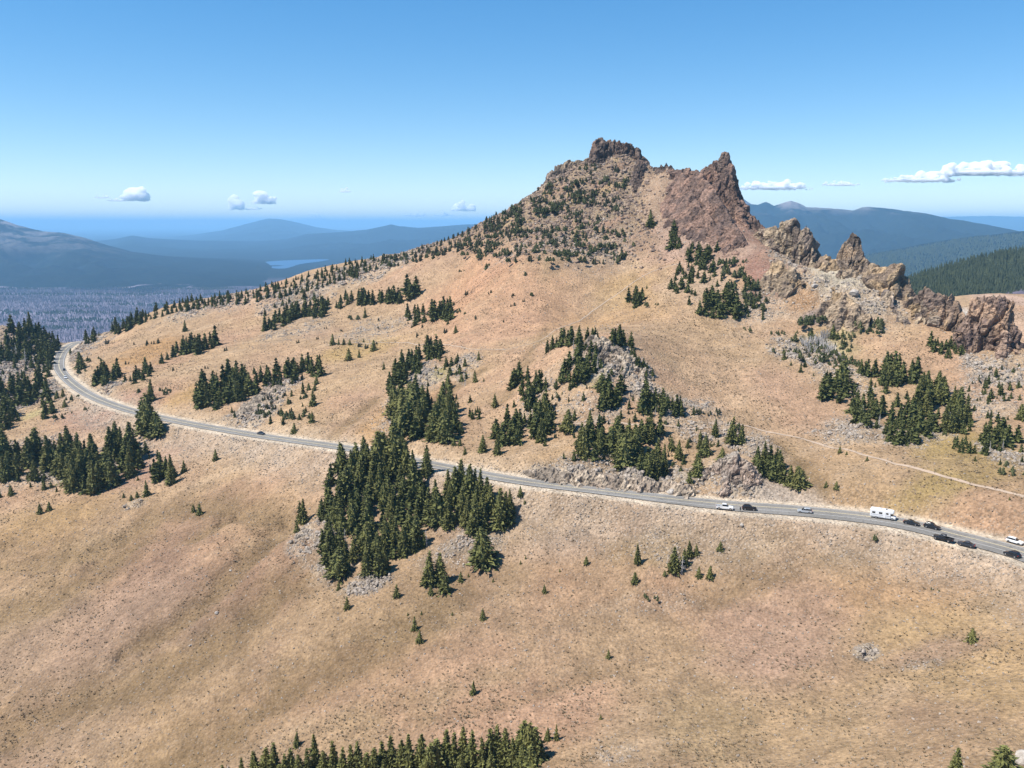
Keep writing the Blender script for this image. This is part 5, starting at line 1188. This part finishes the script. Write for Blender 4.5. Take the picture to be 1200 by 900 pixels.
def scatter(name, protos, P, S, Rz, m, seed=0):
    me = bpy.data.meshes.new(name); me.vertices.add(len(P)); me.vertices.foreach_set("co", P.astype(np.float32).ravel())
    for nm, vv, ty in (("size", S, 'FLOAT'), ("turn", Rz, 'FLOAT'), ("pick", np.random.RandomState(seed).randint(0, len(protos), len(P)), 'INT')):
        a = me.attributes.new(nm, ty, 'POINT'); a.data.foreach_set("value", np.asarray(vv, np.float32 if ty == 'FLOAT' else np.int32))
    me.update(); o = mobj(name, me)
    ng = bpy.data.node_groups.new(name, 'GeometryNodeTree')
    ng.interface.new_socket("Geometry", in_out='INPUT', socket_type='NodeSocketGeometry'); ng.interface.new_socket("Geometry", in_out='OUTPUT', socket_type='NodeSocketGeometry')
    gi = ng.nodes.new("NodeGroupInput"); go = ng.nodes.new("NodeGroupOutput")
    iop = ng.nodes.new("GeometryNodeInstanceOnPoints"); iop.inputs["Pick Instance"].default_value = True
    g2i = ng.nodes.new("GeometryNodeGeometryToInstance")
    for pm in protos:
        pm.materials.clear(); pm.materials.append(m)
        po = bpy.data.objects.new("prototype", pm)
        oi_ = ng.nodes.new("GeometryNodeObjectInfo"); oi_.inputs["Object"].default_value = po
        ng.links.new(oi_.outputs["Geometry"], g2i.inputs[0])
    def attr(nm, ty):
        a = ng.nodes.new("GeometryNodeInputNamedAttribute"); a.data_type = ty; a.inputs["Name"].default_value = nm; return a.outputs[0]
    cx = ng.nodes.new("ShaderNodeCombineXYZ"); ng.links.new(attr("turn", 'FLOAT'), cx.inputs[2])
    m2 = ng.nodes.new("ShaderNodeMath"); m2.operation = 'MULTIPLY'; m2.inputs[1].default_value = 1.7; ng.links.new(attr("turn", 'FLOAT'), m2.inputs[0])
    ng.links.new(gi.outputs[0], iop.inputs["Points"]); ng.links.new(g2i.outputs[0], iop.inputs["Instance"])
    ng.links.new(attr("size", 'FLOAT'), iop.inputs["Scale"]); ng.links.new(cx.outputs[0], iop.inputs["Rotation"]); ng.links.new(attr("pick", 'INT'), iop.inputs["Instance Index"])
    ng.links.new(iop.outputs[0], go.inputs[0])
    md = o.modifiers.new("scatter", 'NODES'); md.node_group = ng
    return tag(o, kind='stuff')
ROCKP = [rock_proto(300 + k) for k in range(5)]
cell_area = np.gradient(GY, axis=0) * np.gradient(GX, axis=1)
PXm, PYm = project(GX, GY, GZ)
inview = (PXm > -120) & (PXm < 1320) & (PYm < 960) & (PYm > 150)
def draw(weight, n, seed):
    r = np.random.RandomState(seed); wv = (weight * cell_area * inview).ravel(); wv = np.maximum(wv, 0); cs_ = np.cumsum(wv); idx = np.searchsorted(cs_, r.rand(n) * cs_[-1])
    idx = np.minimum(idx, len(wv) - 1)
    sx = ((r.rand(n) - .5) * .0016); y = GY.ravel()[idx] + (r.rand(n) - .5) * np.gradient(GY, axis=0).ravel()[idx]
    x = (ss[idx % NC] + sx) * (y + YO)
    return x, y, idx
offroad = (1 - sstep(hw + 1.6, hw + .5, rd))
near_boost = np.clip(400 / GY, .4, 2.2)
x, y, idx = draw((rockcov ** 1.3) * offroad * near_boost * (.35 + sstep(-.2, .5, mid)) * (1 - .93 * pk) * (1 - .9 * chute), 60000, 1)
r = np.random.RandomState(2); S = .12 + .85 * r.rand(len(x)) ** 5 * (.5 + GY.ravel()[idx] / 500) * (.35 + .65 * np.clip(rockm.ravel()[idx] * 1.3, 0, 1)) + .12 * r.rand(len(x)) + .1 * GY.ravel()[idx] / 500
scatter("talus_stones", [m.copy() for m in ROCKP], np.stack([x, y, ground(x, y) + S * .1], 1), S, r.rand(len(x)) * 6.28, M_stone, 1)
x, y, idx = draw((pk * .8 + sstep(.3, 1, rockm) * (GY > 480) * .5) * (1 - .92 * chute), 15000, 3)
S = .35 + 1.7 * r.rand(len(x)) ** 3
scatter("peak_boulders", [m.copy() for m in ROCKP], np.stack([x, y, ground(x, y) + S * .1], 1), S, r.rand(len(x)) * 6.28, m_dst, 3)
dn = sstep(-.35, .35, f2(GX / 20, GY / 20, 4, 95)) * sstep(-.3, .3, f2(GX / 70, GY / 70, 3, 96))
x, y, idx = draw((dn + .15) * (1 - rockm) * offroad * near_boost * (GY < 720), 44000, 4)
S = .22 + .32 * r.rand(len(x)) ** 1.5 + GY.ravel()[idx] * .0003
scatter("dry_tufts", [tuft_proto(k) for k in range(4)], np.stack([x, y, ground(x, y) - .03], 1), S, r.rand(len(x)) * 6.28, m_tuft, 5)
x, y, idx = draw((1 - dn * .5) * (1 - rockm) * offroad * near_boost * (GY < 650), 24000, 6)
S = .10 + .35 * r.rand(len(x)) ** 5 + GY.ravel()[idx] * .0003
scatter("loose_stones", [m.copy() for m in ROCKP], np.stack([x, y, ground(x, y) + S * .1], 1), S, r.rand(len(x)) * 6.28, M_stone, 7)

# big single boulders
def boulder(px, py, wpx, label, tall=1.0, group=None):
    p = hit(px, py)[0]
    if np.isnan(p[0]): return
    d = p[1] * CP - p[2] * SP; s = wpx * d / F / 2
    o = mobj("boulder", rnd.choice(BOULD)); o.location = (p[0], p[1], p[2] + s * .15 * tall); o.scale = (s, s * .85, s * .8 * tall); o.rotation_euler = (rnd.uniform(-.2, .2), rnd.uniform(-.2, .2), rnd.uniform(0, 6.28))
    tag(o, label, "boulder", group)
def boulder_mesh(seed):
    V = IV3.copy(); r = np.random.RandomState(seed)
    for _ in range(14):
        n_ = r.normal(size=3); n_ /= np.linalg.norm(n_); dd = r.uniform(.62, .9); q = V @ n_; V -= np.outer(np.maximum(q - dd, 0), n_)
    V *= 1 + .05 * f3(V[:, 0] * 3, V[:, 1] * 3, V[:, 2] * 3, 3, seed)[:, None]
    return mesh_np("boulder", V, IF3, M_boulder)
m_b2, t, b = mat("pale_boulder")
tc = nd(t, "ShaderNodeTexCoord").outputs["Object"]
c = mixn(t, ramp(t, noise(t, tc, 2.2, 6, .7), [(.35, g4(0)), (.65, g4(1))]), (.26, .225, .19), (.48, .43, .37))
t.links.new(c, b.inputs["Base Color"]); bp = nd(t, "ShaderNodeBump"); bp.inputs["Distance"].default_value = .12; t.links.new(noise(t, tc, 5, 6, .7), bp.inputs["Height"]); t.links.new(bp.outputs[0], b.inputs["Normal"])
M_boulder = m_b2
BOULD = [boulder_mesh(400 + k) for k in range(5)]
boulder(1202, 893, 26, "big white boulder cut by the right edge beside the broad conifer", 1.3)
for px, py, wpx, l in [(770, 574, 13, "large pale block in the road cut below the lowest front clump"), (786, 578, 12, "large pale block in the road cut left of the leaning conifer"), (805, 577, 14, "widest block in the road cut under the leaning conifer"), (745, 571, 10, "pale block in the road cut left of the large ones"), (725, 566, 9, "pale block in the road cut below the middle front clump"),
                       (1003, 314, 9, "small white block perched right under the leaning spire"), (1000, 345, 14, "round boulder embedded in the pale cliff's scree bowl"), (976, 342, 9, "smaller boulder left in the scree bowl under the leaning spire"), (954, 336, 10, "dark boulder at the right foot of the twin spires"),
                       (270, 669, 4, "small white stone by the gully on the left slope"), (254, 719, 6, "white stone on the open left slope, larger"), (223, 757, 5, "white stone alone on the lower left slope"), (473, 548, 12, "pale boulder by the road at the end of the large grove"), (486, 549, 9, "smaller pale boulder by the road right of the grove"), (385, 597, 10, "pale boulder inside the left side of the large grove"), (869, 616, 6, "white stone on the bank below the parked white car")]:
    boulder(px, py, wpx, l)
#@@PART4
# ------------------------------------------------------------------ vehicles
PAINT = {"white": simple("white_car_paint", (.70, .70, .69), .25, spec=.6), "silver": simple("silver_car_paint", (.50, .52, .53), .3, .4, .6),
         "black": simple("black_car_paint", (.012, .012, .014), .2, spec=.6), "grey": simple("dark_grey_car_paint", (.035, .04, .05), .22, .2, .6)}
M_glass = simple("dark_window_glass", (.015, .018, .02), .06, spec=.8); M_tyre = simple("tyre_rubber", (.02, .02, .02), .8); M_rim = simple("wheel_alloy", (.45, .45, .46), .35, .8)
M_trim = simple("black_trim", (.03, .03, .03), .6); M_lamp = simple("headlight_glass", (.75, .77, .78), .1, spec=.8); M_tail = simple("tail_light_red", (.45, .02, .015), .3)
def loft(st, m, name, parent):
    """st: list of (x, z0, z1, half width low, half width high); rounded box sections joined along x"""
    V, Fc = [], []
    for x, z0, z1, w0, w1 in st:
        zm = z0 + (z1 - z0) * .55; wm = max(w0, w1)
        V += [(x, -w0 * .9, z0), (x, -w0, z0 + (z1 - z0) * .15), (x, -wm, zm), (x, -w1, z1 - (z1 - z0) * .08), (x, -w1 * .86, z1), (x, w1 * .86, z1), (x, w1, z1 - (z1 - z0) * .08), (x, wm, zm), (x, w0, z0 + (z1 - z0) * .15), (x, w0 * .9, z0)]
    n = 10
    for j in range(len(st) - 1):
        for k in range(n): Fc.append([j * n + k, j * n + (k + 1) % n, (j + 1) * n + (k + 1) % n, (j + 1) * n + k])
    for j in (0, len(st) - 1):
        b = j * n
        for k in range(4): Fc.append([b + k, b + k + 1, b + 8 - k, b + 9 - k] if j == 0 else [b + 9 - k, b + 8 - k, b + k + 1, b + k])
    return mobj(name, mesh_np(name, V, Fc, m), parent)
def boxm(x0, x1, y0, y1, z0, z1, m, name, parent):
    V = [(x, y, z) for z in (z0, z1) for y in (y0, y1) for x in (x0, x1)]
    return mobj(name, mesh_np(name, V, [(0, 2, 3, 1), (4, 5, 7, 6), (0, 1, 5, 4), (2, 6, 7, 3), (0, 4, 6, 2), (1, 3, 7, 5)], m), parent)
def disc(r, w, n=18, r_in=0):
    V, Fc = [], []
    for y in (-w / 2, w / 2):
        for rr_ in (r, r * .86): 
            yy = y if rr_ < r else y * .8
            for k in range(n): V.append((math.cos(k * 6.283 / n) * rr_, yy, math.sin(k * 6.283 / n) * rr_))
    def q(a, b):
        for k in range(n): Fc.append([a * n + k, a * n + (k + 1) % n, b * n + (k + 1) % n, b * n + k])
    q(0, 2); q(0, 1); q(2, 3); c0 = len(V); V.append((0, -w / 2, 0)); V.append((0, w / 2, 0))
    return V, Fc, c0, n
def wheel_meshes(r, w):
    V, Fc, c0, n = disc(r, w); F3 = []
    for f in Fc: F3 += [[f[0], f[1], f[2]], [f[0], f[2], f[3]]]
    for k in range(n): F3 += [[n + k, n + (k + 1) % n, c0], [3 * n + k, 3 * n + (k + 1) % n, c0 + 1]]
    ty = mesh_np("tyre", V, F3, M_tyre)
    V2, F2 = [], []
    for sgn in (-1, 1):
        b = len(V2); V2.append((0, sgn * (w / 2 + .02), 0))
        for k in range(10): V2.append((math.cos(k * .6283) * r * .62 * (1 if k % 2 else .8), sgn * (w / 2 + .012), math.sin(k * .6283) * r * .62 * (1 if k % 2 else .8)))
        for k in range(10): F2.append([b, b + 1 + k, b + 1 + (k + 1) % 10])
    return ty, mesh_np("rim", V2, F2, M_rim)
WHEEL = wheel_meshes(.35, .24)
def wheels(root, xs, hw_, r=.35):
    for x in xs:
        for s in (-1, 1):
            wo = mobj("wheel", WHEEL[0], root); wo.location = (x, s * (hw_ - .10), r); wo.scale = (r / .35,) * 3
            mobj("rim", WHEEL[1], wo)
def lights(root, xf, xb, hw_, zf, zb):
    for s in (-1, 1):
        boxm(xf - .25, xf + .02, s * hw_ * .82 - .17, s * hw_ * .82 + .17, zf, zf + .16, M_lamp, "headlight", root)
        boxm(xb - .02, xb + .15, s * hw_ * .85 - .13, s * hw_ * .85 + .13, zb, zb + .25, M_tail, "tail_light", root)
def make_car(kind, paint, label, cat):
    P_ = PAINT[paint]; root = empty({"pickup": "pickup_truck", "van": "van"}.get(kind, "parked_car"), (0, 0, 0)); tag(root, label, cat)
    if kind in ("sedan", "suv", "wagon"):
        Hb, Hr, L = {"sedan": (.92, 1.44, 2.35), "wagon": (.95, 1.52, 2.35), "suv": (1.08, 1.75, 2.35)}[kind]; g = .22 if kind == "suv" else .17; w_ = .92
        loft([(L, g + .2, Hb * .68, .62, .66), (L - .15, g + .05, Hb * .82, .82, .84), (L - .8, g, Hb * .93, w_, .86), (L - 1.4, g, Hb, w_, .85), (0, g, Hb + .02, w_, .86), (-L + 1.0, g, Hb + .03, w_, .86), (-L + .25, g, Hb * (1.02 if kind != "sedan" else .98), .88, .84), (-L, g + .2, Hb * .86, .74, .76)], P_, "body", root)
        cab = [(L - 1.35, Hb - .05, Hb + .04, .80, .70), (L - 2.05, Hb - .05, Hr - .08, .82, .62), (L - 2.5, Hb - .05, Hr, .83, .62), (-.6, Hb - .05, Hr + .01, .83, .63)]
        cab += [(-L + 1.5, Hb - .05, Hr - .06, .82, .62), (-L + .75, Hb - .05, Hb + .05, .78, .68)] if kind == "sedan" else [(-L + .7, Hb - .05, Hr - .05, .82, .63), (-L + .22, Hb - .05, Hb + .12, .79, .70)]
        loft(cab, M_glass, "window", root)
        xr0, xr1 = L - 2.12, (-L + 1.5 if kind == "sedan" else -L + .6)
        loft([(xr0, Hr - .12, Hr - .03, .60, .58), (xr0 - .4, Hr - .07, Hr + .035, .66, .62), (-.6, Hr - .06, Hr + .045, .66, .63), (xr1 + .1, Hr - .1, Hr + .01, .65, .61), (xr1, Hr - .14, Hr - .05, .6, .58)], P_, "roof", root)
        for x in (L - 1.95, -.25, xr1 + .05):
            for s in (-1, 1): 
                o = boxm(-.05, .05, -.02, .02, 0, Hr - Hb, P_, "pillar", root); o.location = (x, s * .80, Hb - .02); o.rotation_euler = (s * .30, 0, 0)
        wheels(root, (L - .95, -L + .95), w_, .34 if kind != "suv" else .38); lights(root, L - .12, -L + .03, w_ * .85, Hb * .62, Hb * .68)
        boxm(-1.2, 1.2, -.93, .93, g - .02, g + .08, M_trim, "sill", root)
        if kind == "suv":
            for s in (-1, 1): boxm(-L + .9, L - 2.3, s * .6 - .03, s * .6 + .03, Hr + .05, Hr + .10, M_trim, "roof_rail", root)
    elif kind == "pickup":
        loft([(2.85, .45, .85, .7, .72), (2.7, .32, 1.0, .88, .88), (1.7, .3, 1.12, .96, .9), (1.0, .3, 1.16, .97, .9), (-.75, .3, 1.16, .97, .92)], P_, "body", root)
        loft([(1.25, 1.08, 1.2, .84, .76), (.6, 1.08, 1.82, .86, .66), (-.3, 1.08, 1.86, .86, .68), (-.68, 1.08, 1.8, .86, .68), (-.78, 1.08, 1.2, .86, .74)], M_glass, "window", root)
        loft([(.62, 1.72, 1.82, .64, .62), (.2, 1.78, 1.88, .7, .66), (-.6, 1.78, 1.89, .7, .67), (-.75, 1.72, 1.8, .66, .64)], P_, "roof", root)
        for s in (-1, 1): boxm(-2.8, -.78, s * .90 - .05, s * .90 + .05, .45, 1.15, P_, "bed_side", root)
        boxm(-2.82, -2.74, -.85, .85, .45, 1.15, P_, "tailgate", root); boxm(-2.74, -.8, -.84, .84, .55, .66, M_trim, "bed_floor", root)
        wheels(root, (1.9, -1.75), .96, .40); lights(root, 2.74, -2.83, .92, .78, .8)
    return root
def make_camper(label):
    root = empty("camper_van", (0, 0, 0)); tag(root, label, "camper")
    P_ = PAINT["white"]
    loft([(3.75, .5, 1.0, .8, .8), (3.6, .4, 1.15, .95, .92), (2.75, .4, 1.35, 1.0, .95), (2.0, .4, 1.4, 1.0, .95)], P_, "cab", root)
    loft([(2.9, 1.3, 1.42, .85, .8), (2.35, 1.3, 2.0, .92, .82), (1.9, 1.3, 2.05, .95, .85)], M_glass, "windshield", root)
    loft([(2.2, .45, 3.05, 1.15, 1.15), (0, .45, 3.1, 1.17, 1.16), (-3.75, .45, 3.1, 1.17, 1.16), (-3.85, .5, 3.0, 1.1, 1.1)], P_, "body", root)
    loft([(3.15, 2.35, 2.75, .95, .9), (2.9, 2.1, 3.0, 1.1, 1.05), (2.1, 2.05, 3.08, 1.15, 1.12)], P_, "overcab_bunk", root)
    for s in (-1, 1):
        for x0, x1, z0, z1 in ((-3.2, -2.3, 1.7, 2.3), (-1.2, -.2, 1.7, 2.3), (.9, 1.6, 1.8, 2.3)): boxm(x0, x1, s * 1.175 - .02, s * 1.175 + .02, z0, z1, M_glass, "window", root)
        boxm(-3.6, 2.1, s * 1.178 - .015, s * 1.178 + .015, 1.25, 1.4, simple("camper_stripe", (.32, .34, .38), .4), "stripe", root)
    boxm(.1, .75, -1.2, -1.16, .6, 2.4, simple("camper_door_white", (.70, .70, .69), .4), "door", root)
    boxm(-1.6, -.8, -.4, .4, 3.1, 3.35, simple("roof_unit", (.6, .6, .58), .5), "air_conditioner", root); boxm(.6, 1.1, -.3, .3, 3.1, 3.2, M_trim, "roof_vent", root)
    wheels(root, (2.75, -2.0), 1.08, .42); lights(root, 3.62, -3.86, .95, .8, .7)
    return root
cars = [(849, 596.5, "pickup", "white", 1, 0, "white pickup parked by the roadside outcrop, left of the dark car", "pickup"),
        (878, 597.5, "suv", "black", 1, 0, "black suv parked beside the standing person", "car"),
        (943, 600.5, "wagon", "silver", -1, 0, "silver wagon alone on the far lane left of the camper", "car"),
        (1068, 614.5, "sedan", "black", 1, 0, "black car directly right of the white camper", "car"),
        (1092, 619, "suv", "black", 1, 0, "black car on the far lane, second right of the camper", "car"),
        (1105, 633, "pickup", "black", -1, 0, "black pickup on the near side of the road, leftmost of that side", "pickup"),
        (1132, 639.5, "sedan", "grey", -1, 0, "dark grey sedan behind the black pickup on the near side", "car"),
        (1186, 652, "suv", "black", -1, 0, "dark car nearest the bottom right end of the road", "car"),
        (1189, 636, "wagon", "white", 1, 0, "white car on the far lane at the right edge of the photo", "car"),
        (77, 443.5, "suv", "white", 1, 0, "white car driving through the left bend", "car"),
        (75.3, 434, "sedan", "black", 1, 0, "dark car close behind the white one in the left bend", "car"),
        (94.5, 404, "suv", "white", 1, 0, "tiny white vehicle where the road crosses the crest", "car"),
        (306, 509, "sedan", "grey", 1, 0, "single dark car on the straight left of the central grove", "car")]
roadT = np.gradient(roadC[:, :2], axis=0); roadT /= np.linalg.norm(roadT, axis=1)[:, None]
def road_place(root, px, py, dirn):
    p = hit(px, py)[0]; k = ((road_xy - p[:2]) ** 2).sum(1).argmin(); tx, ty = -roadT[k] * dirn
    u, dy, dz = ray(px, py); z = roadC[k, 2] + TH + .02; s = z / dz
    root.location = (u * s, dy * s, z + .01); root.rotation_euler = (0, 0, math.atan2(ty, tx))
    g_ = roadC[min(k + 1, len(roadC) - 1)] - roadC[max(k - 1, 0)]; pitch = math.atan2(g_[2], np.hypot(g_[0], g_[1]))
    root.rotation_euler = (0, pitch * dirn, math.atan2(ty, tx))
for px, py, kd, pt, dr, _, lb, ct in cars:
    road_place(make_car(kd, pt, lb, ct), px, py, dr)
road_place(make_camper("white camper with an over cab bunk on the far lane of the road"), 1035, 607.5, 1)

# ------------------------------------------------------------------ the person at the roadside
def person(px, py):
    root = empty("person", (0, 0, 0)); tag(root, "person in dark clothes standing at the road edge beside the black suv", "person")
    J = {"pel": (0, 0, .95), "che": (0, .01, 1.25), "nec": (0, .01, 1.47), "hd": (0, -.01, 1.58), "top": (0, -.01, 1.72),
         "hl": (.10, 0, .90), "kl": (.12, -.02, .50), "al": (.13, .02, .09), "fl": (.14, -.14, .04), "hr": (-.10, 0, .90), "kr": (-.12, .0, .50), "ar": (-.13, .04, .09), "fr": (-.15, -.12, .04),
         "sl": (.18, .01, 1.40), "el": (.25, .03, 1.12), "wl": (.24, -.07, .88), "sr": (-.18, .01, 1.40), "er": (-.26, .04, 1.13), "wr": (-.22, -.06, .90)}
    Rd = {"pel": .15, "che": .155, "nec": .06, "hd": .10, "top": .07, "hl": .10, "kl": .065, "al": .045, "fl": .04, "hr": .10, "kr": .065, "ar": .045, "fr": .04, "sl": .07, "el": .045, "wl": .032, "sr": .07, "er": .045, "wr": .032}
    E = [("pel", "che"), ("che", "nec"), ("nec", "hd"), ("hd", "top"), ("pel", "hl"), ("hl", "kl"), ("kl", "al"), ("al", "fl"), ("pel", "hr"), ("hr", "kr"), ("kr", "ar"), ("ar", "fr"), ("che", "sl"), ("sl", "el"), ("el", "wl"), ("che", "sr"), ("sr", "er"), ("er", "wr")]
    names = list(J)
    for s, w_ in ((1, "wl"), (-1, "wr")):
        wx, wy, wz = J[w_]; J[w_ + "p"] = (wx, wy - .03, wz - .07); Rd[w_ + "p"] = .03; E.append((w_, w_ + "p")); names.append(w_ + "p")
        for f in range(4):
            a, b = f"{w_}f{f}", f"{w_}g{f}"; ox = (f - 1.5) * .018
            J[a] = (wx + ox, wy - .04, wz - .12 + abs(f - 1.4) * .006); J[b] = (wx + ox, wy - .055, wz - .16 + abs(f - 1.4) * .012); Rd[a] = .009; Rd[b] = .008; E += [(w_ + "p", a), (a, b)]; names += [a, b]
        a = w_ + "t"; J[a] = (wx - s * .045, wy - .06, wz - .09); Rd[a] = .010; E.append((w_ + "p", a)); names.append(a)
    me = bpy.data.meshes.new("body"); me.from_pydata([J[n_] for n_ in names], [(names.index(a), names.index(b)) for a, b in E], []); me.update()
    o = mobj("body", me, root); md = o.modifiers.new("skin", 'SKIN')
    if not me.skin_vertices: 
        bpy.context.view_layer.objects.active = o
        bpy.ops.mesh.customdata_skin_add()
    for k, n_ in enumerate(names): me.skin_vertices[0].data[k].radius = (Rd[n_], Rd[n_] * (.8 if n_ in ("pel", "che") else 1)); 
    me.skin_vertices[0].data[0].use_root = True
    o.modifiers.new("sub", 'SUBSURF').levels = 2
    m, t, b = mat("skin_and_clothes"); tc = nd(t, "ShaderNodeTexCoord").outputs["Object"]; sx = nd(t, "ShaderNodeSeparateXYZ"); t.links.new(tc, sx.inputs[0])
    c = ramp(t, sx.outputs[2], [(0, (.02, .02, .02, 1)), (.10, (.025, .03, .045, 1)), (.955, (.02, .02, .025, 1)), (1.0, (.02, .02, .025, 1))])
    t.links.new(c, b.inputs["Base Color"]); me.materials.append(m)
    ms = simple("skin", (.50, .32, .24), .6); mh = simple("brown_hair", (.05, .035, .025), .7); mj = simple("dark_eye", (.02, .02, .02), .3)
    def ball(c_, r3, m_, nm, par=root): o2 = mobj(nm, mesh_np(nm, IV3 * np.array(r3) + np.array(c_), IF3, m_, True), par); return o2
    hd = ball((0, -.015, 1.63), (.075, .09, .11), ms, "face"); ball((0, .012, 1.67), (.085, .09, .09), mh, "hair")
    for s in (-1, 1): ball((s * .028, -.098, 1.645), (.011, .008, .008), mj, "eye", hd); ball((s * .078, 0, 1.625), (.012, .022, .03), ms, "ear", hd)
    ball((0, -.108, 1.618), (.012, .018, .022), ms, "nose", hd); ball((0, -.098, 1.578), (.024, .008, .007), simple("lips", (.4, .16, .14), .5), "mouth", hd)
    road_place(root, px, py, 1); root.rotation_euler = (0, 0, R(25))
person(867.5, 599.5)
